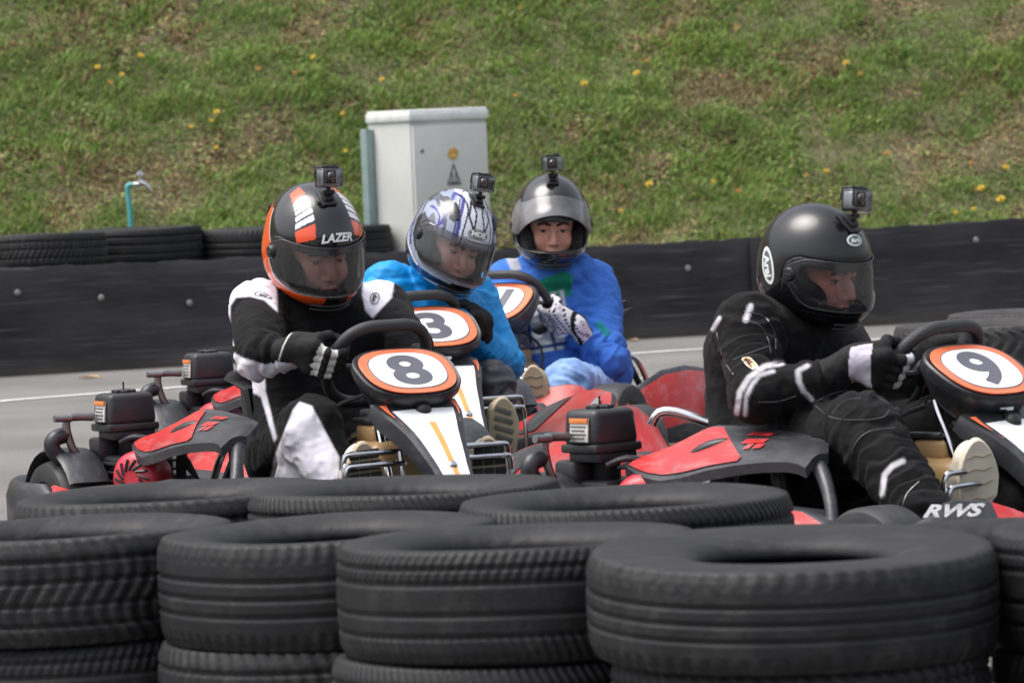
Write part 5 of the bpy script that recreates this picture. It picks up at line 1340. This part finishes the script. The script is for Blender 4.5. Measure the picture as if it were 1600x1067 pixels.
def person(n_, J, look, hc, hsc, clothes, gl, shoes, lab, gv=(.035, .035)):
    base = kw(n_, -.05, 0, 0); root = empty('person', base); tag(root, lab, 'person', 'drivers sitting in the karts')
    B = Vector(base); J = {k: (P(*v) if not isinstance(v, Vector) else v)-B for k, v in J.items()}
    HMw = head_frame(P(*hc), *look, hsc); HM = Matrix.Translation(-B) @ HMw
    J['hd'] = HM.translation.copy()
    gR, gL = [kw(n_, *wheel_pt(s*.130, v_))-B for s, v_ in zip((-1, 1), gv)]
    vdir = kw(n_, *(wheel_pt(0, .1)))-kw(n_, *(wheel_pt(0, 0)))
    if 'gR' in J: gR = J.pop('gR')
    if 'gL' in J: gL = J.pop('gL')
    fR, fL = (J['Re']-gR).normalized(), (J['Le']-gL).normalized(); J['Rw'] = gR+fR*.125; J['Lw'] = gL+fL*.125
    # --- the continuous skin: head with face, torso, limbs
    key = n_
    HEADS[key] = head_mesh(*FACES[n_])
    hv, hq, hcol = HEADS[key]; k_ = np.array([[HM[i][j] for j in range(3)] for i in range(3)])
    hw_ = hv @ (k_/hsc*min(hsc, 1.0)).T+np.array(HM.translation)
    allp = list(J.values()); lo = [min(p[i] for p in allp)-.16 for i in range(3)]; hi = [max(p[i] for p in allp)+.16 for i in range(3)]
    f = Field(lo, hi, .009); c = f.cap
    c(J['pel'], J['bel'], .10, .095); c(J['bel'], J['che'], .095, .11); c(J['che'], J['nek'], .10, .055); c(J['nek'], J['hd']+Vector(HM.to_3x3() @ Vector((-.03, 0, -.08))), .052, .055)
    c(J['Rs'], J['Ls'], .05, .05)
    for s in 'RL':
        c(J[s+'s'], J[s+'e'], .042, .036); c(J[s+'e'], J[s+'w'], .036, .026); c(J[s+'h'], J[s+'k'], .075, .05); c(J[s+'k'], J[s+'a'], .048, .035)
        g_ = gR if s == 'R' else gL; c(J[s+'w'], g_+(J[s+'w']-g_)*.35, .022, .018)
    bv, bq = f.mesh(); nb = len(bv); V = np.concatenate([bv, hw_]); Q = np.concatenate([bq, hq+nb]); col = np.concatenate([np.tile(C_(226, 178, 156), (nb, 1)), hcol])
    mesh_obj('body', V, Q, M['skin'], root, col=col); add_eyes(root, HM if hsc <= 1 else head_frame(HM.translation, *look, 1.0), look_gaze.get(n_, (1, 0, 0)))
    # --- clothing
    for nm, kind, rad, paintc, mt, folds in clothes:
        f = Field(lo, hi, .0046); c = f.cap; rr = rad
        lft = (J['Ls']-J['Rs']).normalized()
        if kind in ('top', 'all'):
            hipw = .075
            for s in (-1, 1):
                c(J['bel']+lft*hipw*s*.7, J['che']+lft*.075*s, .105*rr, .115*rr, k=.05); c(J['che']+lft*.075*s, J['nek']+lft*.05*s-Vector((0, 0, .05)), .112*rr, .065*rr, k=.05)
                if kind == 'top': c(J['bel']+lft*hipw*s*.7, J['pel']+lft*.065*s+Vector((0, 0, .05)), .108*rr, .118*rr, k=.05)
            c(J['Rs'], J['Ls'], .066*rr, .066*rr, k=.05)
            for s in 'RL':
                e0 = J[s+'e']; c(J[s+'s'], e0, .068*rr, .058*rr, k=.04); c(e0, J[s+'w'], .058*rr, .038*rr, k=.02)
            c(J['nek']-Vector((0, 0, .02)), J['nek']+(J['hd']-J['nek'])*.35, .068, .062, k=.03)
        if kind in ('legs', 'all'):
            for s in 'RL':
                c(J['pel']+(J[s+'h']-J['pel'])*.3, J[s+'h'], .125*rr, .115*rr, k=.05); c(J[s+'h'], J[s+'k'], .105*rr, .073*rr, k=.04)
                e_ = J[s+'a']; c(J[s+'k'], e_, .072*rr, .058*rr, k=.025)
            for a_, b_, r1, r2 in extra.get(n_, []): c(P(*a_)-B, P(*b_)-B, r1, r2, k=.04)
            if kind == 'all':
                for s in (-1, 1): c(J['bel']+lft*.05*s, J['pel']+lft*.06*s, .11*rr, .115*rr, k=.05)
        if nm == 'jacket':
            for t in np.linspace(0, 2*math.pi, 12): q = J['nek']+Vector((.066*math.cos(t), .066*math.sin(t), .02)); c(q, q+(J['hd']-J['nek'])*.42, .020, .015, k=.02)
        if nm == 'jacket': c(J['nek'], J['hd']+Vector(HM.to_3x3() @ Vector((-.03, 0, -.10))), .074, .074, k=.02)
        if nm == 'hoodie':
            hd = J['nek']; 
            for a in range(12):
                t0, t1 = 2*math.pi*a/12, 2*math.pi*(a+1)/12; q = lambda t: hd+Vector((.098*math.cos(t), .09*math.sin(t)+.02, .012+.03*math.sin(t)))
                c(q(t0), q(t1), .030, .030, k=.02)
        V, Q = f.mesh(); N = vnormals(V, Q)
        V = V+N*((fbm(V*6, 5+n_, 2)-.5)*.012*rr)[:, None]
        fb_ = fbm(V*np.array([16, 16, 26]), 90+n_, 3); V = V+N*(((1-np.abs(2*fb_-1))-.7)*.008)[:, None]
        for (a, b, amp, lam, r) in folds: V = V+fold(V, N, J[a], J[b], amp, lam, r, n_)
        N = vnormals(V, Q); col = paintc(V, N, J, B)
        mesh_obj(nm, V, Q, mt, root, col=col)
        BV_ = BVHTree.FromPolygons([tuple(v) for v in V.tolist()], Q.tolist()); CLOTH[(n_, nm)] = (BV_, root, B)
    # --- gloves
    pf, wr = gl
    glove(root, gR, vdir, J['Re']-gR, fdir=fR, paintf=pf, cuff=.045 if n_ == 1 else .075, name='glove', side=1 if gside.get((n_, 'R'), 1) > 0 else -1, wr=wr)
    glove(root, gL, vdir, J['Le']-gL, fdir=fL, paintf=pf, cuff=.045 if n_ == 1 else .075, name='glove', side=-1 if gside.get((n_, 'L'), 1) > 0 else 1, wr=wr)
    h = make_helmet(root, HM, *helmets[n_])
    for hee, toe, nrm, up_, so, tr, kind in shoes:
        shoe(root, P(*hee)-B, P(*toe)-B, nrm, up_, so, tr, kind)
    return root, HMw, h, HM
extra = {8: [((484, 672, 12.62), (478, 760, 12.66), .058, .082)]}
FACES = {8: ((206, 152, 130), (26, 18, 14), -.001), 3: ((226, 176, 158), (72, 52, 40), .0), 1: ((216, 162, 142), (36, 26, 22), -.0015), 9: ((214, 146, 126), (84, 58, 44), .001)}
look_gaze = {8: (1, -.12, .26), 3: (1, .32, .22), 1: (1, -.12, .10), 9: (1, -.05, .16)}
CLOTH = {}; gside = {}
helmets = {8: (paint_lazer, 'lazer'), 3: (paint_mds, 'mds'), 1: (paint_plain, 'up'), 9: (paint_plain, 'arai')}
def stitch(key, lines, r, mt, name='stitching'):
    bv, root, B = CLOTH[key]; cp = CP-B
    for pl in lines:
        pts = []; runs = []
        pl2 = catmull([Vector((a, b, 0)) for a, b in pl], 6)
        for q in pl2:
            d = (P(q.x, q.y, 10)-CP).normalized(); h = bv.ray_cast(cp, d)
            if h[0] is None: continue
            if pts and (h[0]-pts[-1]).length > .03: runs.append(pts); pts = []
            pts.append(h[0]+h[1]*(-.0004 if h[1].dot(d) > 0 else .0004))
        for pts in runs+[pts]:
            if len(pts) > 3: m_ = MB(); m_.tube(pts, r, 5); m_.build('seam', mt, root)
def cdecal(key, name, cx, cy, s, rot, V2, F2, mt, lift=.0022):
    "2-d artwork laid on the cloth around the point seen at pixel cx, cy"
    bv, root, B = CLOTH[key]; d = (P(cx, cy, 10)-CP).normalized(); h = bv.ray_cast(CP-B, d)
    if h[0] is None: return
    n = h[1] if h[1].dot(d) < 0 else -h[1]; n = (n-d*.6).normalized(); upv = _Up*math.cos(rot)+_Rt*math.sin(rot); fr = frame(h[0], upv.cross(n), z=n); m_ = MB(); V = []
    for x, y in V2:
        o = fr @ Vector((x*s, y*s, .06)); q = bv.ray_cast(o, -n, .2); p = q[0] if q[0] is not None else fr @ Vector((x*s, y*s, 0)); V.append(p+n*lift)
    m_.add(V, F2, smooth=False); return m_.build(name, mt, root, fix=False)
BLK, WHT = (9, 9, 11), (220, 218, 228)
# ---- driver of kart 8
def c8b(V, N, c, B):
    paintpoly(V, N, c, [('f', [(340, 500), (345, 468), (365, 435), (398, 415), (424, 420), (432, 450), (434, 488), (413, 469), (391, 463), (369, 465), (360, 478), (360, 520), (366, 540), (345, 540)], 0, WHT),
        ('f', [(574, 420), (616, 440), (612, 465), (582, 497), (571, 485), (566, 461), (567, 439)], 0, WHT),
        ('f', [(377, 570), (384, 579), (414, 586), (415, 611), (433, 684), (428, 690), (408, 620), (370, 600)], 0, WHT),
        ('f', [(468, 628), (487, 634), (530, 714), (530, 760), (420, 770), (428, 715), (445, 672), (458, 640)], 0, WHT)], B, 12.0, 13.3)
    return paintpoly(V, N, c, [('f', [(355, 546), (381, 560), (416, 570), (464, 551), (474, 566), (516, 556), (500, 610), (416, 615), (370, 600)], 0, WHT)], B, 12.0, 12.86)
def c8(V, N, J, B):
    c = np.tile(C_(*BLK), (len(V), 1))
    return c8b(V, N, c, B)
J8 = dict(pel=(500, 712, 12.98), bel=(498, 640, 13.02), che=(500, 540, 13.05), nek=(506, 462, 13.02), Rs=(405, 482, 12.98), Ls=(598, 484, 13.16), Re=(405, 556, 12.72), Le=(640, 545, 12.95),
          Rh=(460, 712, 12.95), Lh=(560, 712, 13.05), Rk=(486, 668, 12.58), Lk=(640, 665, 12.78), Ra=(548, 800, 12.50), La=(745, 795, 12.70))
R8 = person(8, J8, (27, 21, -3), (492, 379, 12.93), 1.0,
       [('racing_suit', 'all', 1.0, c8, M['suit'], [('Rs', 'Re', .004, .045, .07), ('Re', 'Rw', .004, .04, .06), ('bel', 'pel', .005, .06, .15), ('Rh', 'Rk', .004, .06, .1)])], (gp_8, .036),
       [((576, 866, 12.46), (566, 682, 12.40), (.30, -.95, .1), M['shoecream'], M['solebeige'], M['soledark'], 'blocks'), ((766, 856, 12.62), (762, 672, 12.56), (.20, -.97, .1), M['shoecream'], M['solebeige'], M['soledark'], 'blocks')],
       'driver in a black and white racing suit wearing the orange and black helmet', (.03, -.06))
k8 = (8, 'racing_suit')
stitch(k8, [[(400, 598), (422, 640), (432, 690)], [(545, 470), (542, 500)], [(545, 560), (560, 600)]], .0011, M['sticker'])
def oval_logo(key, cx, cy, a, b, rot, txt, tsz, mt='ink'):
    V2, F2 = disc(a, b, 30, a*.86, b*.84); cdecal(key, 'logo_ring', cx, cy, 1, rot, V2, F2, M[mt])
    tv, tf = text_geo(txt, tsz, .0006); cdecal(key, 'logo_text', cx, cy, 1, rot, [tuple(v) for v in tv], tf, M[mt])
oval_logo(k8, 411, 462, .024, .010, R(24), 'arai', .014)
oval_logo(k8, 585, 467, .024, .012, R(-72), 'omp', .016)
hR = R8[2]
tv, tf = text_geo('LAZER', .029, .0012, .28)
hdecal('helmet_lettering', hray(Vector((.3, 0, .064)), (-1, 0, 0)), (1, 0, .6), (0, 0, 1), [(x*1.0, y) for x, y in tv], tf, M['white'], hR)
m_ = MB()
for i in range(9):
    y0 = -.034+i*.0085; m_.tube([(.070, y0, .060), (.084, y0+.002*(i % 3), .042), (.0905, y0+.005*((i*7) % 3-1), .024), (.0935, y0+.004*((i*5) % 3-1)+.002, .012+.003*((i*3) % 4))], [.0055, .005, .0038, .001], 6, sub=3)
hr = m_.build('hair', M['hair'], R8[0]); hr.matrix_basis = R8[3]
action_camera(R8[1], 'small black and silver camera on top of the orange and black helmet', None, 70, 3, 14)

# ---- driver of kart 3
def c3(V, N, J, B): return np.tile(C_(12, 140, 212), (len(V), 1))
def c3t(V, N, J, B): return np.tile(C_(54, 54, 62), (len(V), 1))
J3 = dict(pel=(640, 690, 15.12), bel=(655, 610, 15.15), che=(672, 515, 15.14), nek=(690, 448, 15.08), Rs=(606, 448, 15.05), Ls=(738, 462, 15.2), Re=(590, 540, 14.9), Le=(788, 566, 15.16),
          Rh=(610, 690, 15.1), Lh=(690, 690, 15.2), Rk=(612, 610, 14.75), Lk=(768, 602, 14.82), Ra=(660, 735, 14.6), La=(772, 705, 14.74))
R3 = person(3, J3, (24, 20, 17), (709, 374, 14.98), .98,
       [('jacket', 'top', .98, c3, M['jacketc'], [('Rs', 'Re', .006, .06, .07), ('Ls', 'Le', .006, .05, .07), ('Le', 'Lw', .004, .04, .06)]),
        ('trousers', 'legs', .95, c3t, M['jacketc'], [('Lk', 'La', .006, .07, .09), ('Lh', 'Lk', .005, .06, .1)])], (gp_black, .034),
       [((640, 780, 14.56), (642, 640, 14.50), (.3, -.95, .1), M['shoeblack'], M['solebeige'], M['solegrey'], 'bars'), ((790, 770, 14.66), (785, 616, 14.60), (.15, -.98, .1), M['solebeige'], M['solebeige'], M['solegrey'], 'bars')],
       'driver in a bright blue jacket wearing the silver and blue patterned helmet', (-.02, .02))
V2, F2 = disc(.034, .0145); hdecal('badge', hray(Vector((.3, 0, .064)), (-1, 0, 0)), (1, 0, .6), (0, 0, 1), V2, F2, M['ink'], R3[2])
V2, F2 = disc(.0315, .0122, 30, .0300, .0108); hdecal('badge_ring', hray(Vector((.3, 0, .064)), (-1, 0, 0)), (1, 0, .6), (0, 0, 1), V2, F2, M['white'], R3[2], .0018)
tv, tf = text_geo('MDS', .0195, .0010, .1); hdecal('helmet_lettering', hray(Vector((.3, 0, .064)), (-1, 0, 0)), (1, 0, .6), (0, 0, 1), [(x*1.25, y) for x, y in tv], tf, M['white'], R3[2], .0019)
action_camera(R3[1], 'tilted small camera with reddish glass on the silver and blue helmet', None, 72, 14, 12, red=True)

# ---- driver of kart 1
HB = (60, 110, 196)
def c1(V, N, J, B):
    c = np.tile(C_(*HB), (len(V), 1)); W = V+np.array(B)
    g, wt, nv = (24, 128, 100), (196, 204, 214), (36, 60, 120)
    Y0 = 16.2
    paintpoly(V, N, c, [('f', [(836, 440), (880, 424), (896, 430), (892, 462), (850, 470)], 0, g), ('f', [(812, 472), (880, 452), (888, 500), (880, 545), (812, 556)], 0, wt),
        ('l', [(822, 478), (830, 540)], 3, nv), ('l', [(840, 470), (846, 500)], 3, nv), ('l', [(858, 466), (862, 520), (868, 545)], 2.5, nv), ('l', [(812, 520), (880, 505)], 2.5, nv), ('l', [(812, 548), (884, 536)], 3, nv), ('l', [(872, 458), (876, 500)], 2.5, g),
        ('l', [(936, 508), (948, 520)], 6, (30, 120, 130)), ('f', [(846, 486), (868, 480), (870, 500), (850, 505)], 0, g),
        ('f', [(780, 380), (800, 384), (815, 420), (800, 425)], 0, (170, 172, 186))], B)
    r_ = fbm(V*30, 8, 2)[:, None]; return c*(.94+.12*r_)
def c1j(V, N, J, B):
    c = np.tile(C_(118, 148, 196), (len(V), 1)); t = np.clip((fbm(V*np.array([30, 30, 9]), 14, 3)-.42)*4, 0, 1)[:, None]; return c*(1-t*.45)+C_(150, 178, 214)*t*.45
J1 = dict(pel=(900, 605, 16.68), bel=(892, 560, 16.72), che=(875, 490, 16.75), nek=(866, 425, 16.72), Rs=(796, 445, 16.72), Ls=(925, 446, 16.78), Re=(770, 530, 16.5), Le=(950, 562, 16.56),
          Rh=(870, 630, 16.65), Lh=(928, 625, 16.68), Rk=(790, 610, 16.3), Lk=(886, 600, 16.22), Ra=(790, 700, 16.0), La=(850, 705, 16.02))
R1 = person(1, J1, (4, 9, 2), (861, 345, 16.68), 1.02,
       [('hoodie', 'top', 1.06, c1, M['suit'], [('Ls', 'Le', .006, .06, .07), ('Le', 'Lw', .005, .045, .06), ('che', 'bel', .005, .08, .16)]),
        ('jeans', 'legs', 1.0, c1j, M['suit'], [('Lh', 'Lk', .005, .05, .1), ('Lk', 'La', .005, .05, .08)])], (gp_1, .036),
       [((840, 710, 15.98), (833, 580, 15.94), (-.1, -.98, .15), M['solebeige'], M['solebeige'], M['solegrey'], 'wave'), ((772, 700, 15.96), (772, 600, 15.90), (-.2, -.97, .1), M['solebeige'], M['solebeige'], M['solegrey'], 'wave')],
       'driver in a blue hoodie and jeans wearing the plain black helmet with raised visor', (.0, -.045))
action_camera(R1[1], 'small silver camera standing on the black helmet with raised visor', None, 70, -1, 24)

# ---- driver of kart 9
def c9(V, N, J, B):
    c = np.tile(C_(10, 9, 11), (len(V), 1)); w_ = (190, 188, 194)
    paintpoly(V, N, c, [('l', [(1222, 567), (1195, 572), (1170, 590), (1156, 612), (1151, 645)], 4.2, w_), ('l', [(1208, 580), (1187, 586), (1174, 602), (1166, 620), (1164, 648)], 3, w_),
        ('l', [(1262, 571), (1247, 579), (1248, 596), (1256, 612), (1268, 624)], 3.6, w_), ('l', [(1173, 478), (1165, 500)], 4.2, w_), ('l', [(1124, 497), (1114, 514)], 3, w_),
        ('l', [(1411, 720), (1395, 727), (1382, 742), (1378, 772)], 4.2, w_), ('l', [(1556, 700), (1580, 693), (1606, 700)], 4.5, w_)], B)
    return c
J9 = dict(pel=(1208, 715, 11.45), bel=(1205, 640, 11.47), che=(1215, 560, 11.47), nek=(1258, 492, 11.44), Rs=(1168, 512, 11.30), Ls=(1300, 535, 11.62), Re=(1182, 618, 11.12), Le=(1370, 610, 11.45),
          Rh=(1235, 715, 11.28), Lh=(1290, 720, 11.5), Rk=(1350, 672, 10.98), Lk=(1520, 660, 11.15), Ra=(1440, 800, 10.78), La=(1568, 790, 10.98))
R9 = person(9, J9, (50, 15, -4), (1277, 413, 11.38), .90,
       [('racing_suit', 'all', 1.02, c9, M['suit'], [('Rs', 'Re', .004, .05, .07), ('Re', 'Rw', .0035, .04, .06), ('Rh', 'Rk', .004, .06, .1), ('Rk', 'Ra', .004, .05, .07)])], (gp_9, .038),
       [((1482, 985, 10.72), (1530, 860, 10.64), (.55, -.80, .3), M['shoeblack'], M['soledark'], M['soledark'], 'bars'), ((1536, 884, 10.96), (1526, 690, 10.90), (.25, -.96, .1), M['shoecream'], M['shoecream'], M['solebeige'], 'wave')],
       'driver in a black racing suit with pale bands and black helmet with white stickers', (.03, .0))
k9 = (9, 'racing_suit')
stitch(k9, [[(1145, 562), (1180, 548), (1204, 540)], [(1120, 520), (1130, 560), (1146, 585)], [(1185, 628), (1215, 627), (1245, 618)], [(1274, 634), (1300, 652), (1340, 656), (1378, 652), (1390, 640)], [(1276, 627), (1310, 612), (1350, 612), (1388, 630)], [(1300, 646), (1320, 626), (1345, 622)],
            [(1328, 722), (1336, 694), (1358, 674), (1398, 668)], [(1230, 690), (1222, 710), (1226, 728)], [(1280, 690), (1276, 720), (1290, 752), (1310, 772)], [(1410, 790), (1418, 770), (1436, 752)], [(1170, 488), (1195, 495), (1210, 520), (1212, 545)], [(1160, 500), (1186, 508), (1200, 530), (1204, 552)], [(1255, 545), (1300, 540)]], .0010, M['steel'])
V2, F2 = disc(.022, .0085); cdecal(k9, 'arm_badge', 1172, 568, 1.15, R(52), V2, F2, M['white']); V2, F2 = disc(.020, .007); cdecal(k9, 'arm_badge_field', 1172, 568, 1.15, R(52), V2, F2, M['amber'], .0030)
tv, tf = text_geo('ALP', .013, .0008); cdecal(k9, 'arm_badge_text', 1172, 568, 1.15, R(52), [tuple(v) for v in tv], tf, M['ink'], .0036)
h9 = R9[2]
def oval9(c0, d, up, a, b, rot, txt, ts):
    c = hray(Vector(c0), d); rt = lambda L: [(x*math.cos(rot)-y*math.sin(rot), x*math.sin(rot)+y*math.cos(rot)) for x, y in L]
    V2, F2 = disc(a, b); hdecal('oval_sticker', c, -Vector(d), up, rt(V2), F2, M['sticker2'], h9)
    V2, F2 = disc(a*.80, b*.70, 30); hdecal('oval_field', c, -Vector(d), up, rt(V2), F2, M['grey'], h9, .0018)
    tv, tf = text_geo(txt, ts, .0012, .1); hdecal('oval_text', c, -Vector(d), up, rt([(x*1.1, y) for x, y in tv]), tf, M['sticker2'], h9, .0024)
M['sticker2'] = mat('pale_sticker', (.66, .72, .70), .35)
oval9((-.066, -.3, -.006), (0, 1, 0), (0, 0, 1), .047, .022, R(-62), 'Arai', .029)
oval9((.3, -.015, .185), (-1, 0, -.5), (0, 0, 1), .024, .0155, R(0), 'Arai', .015)
action_camera(R9[1], 'small silver camera on the front of the black helmet with white oval stickers', None, 58, 10, -6)
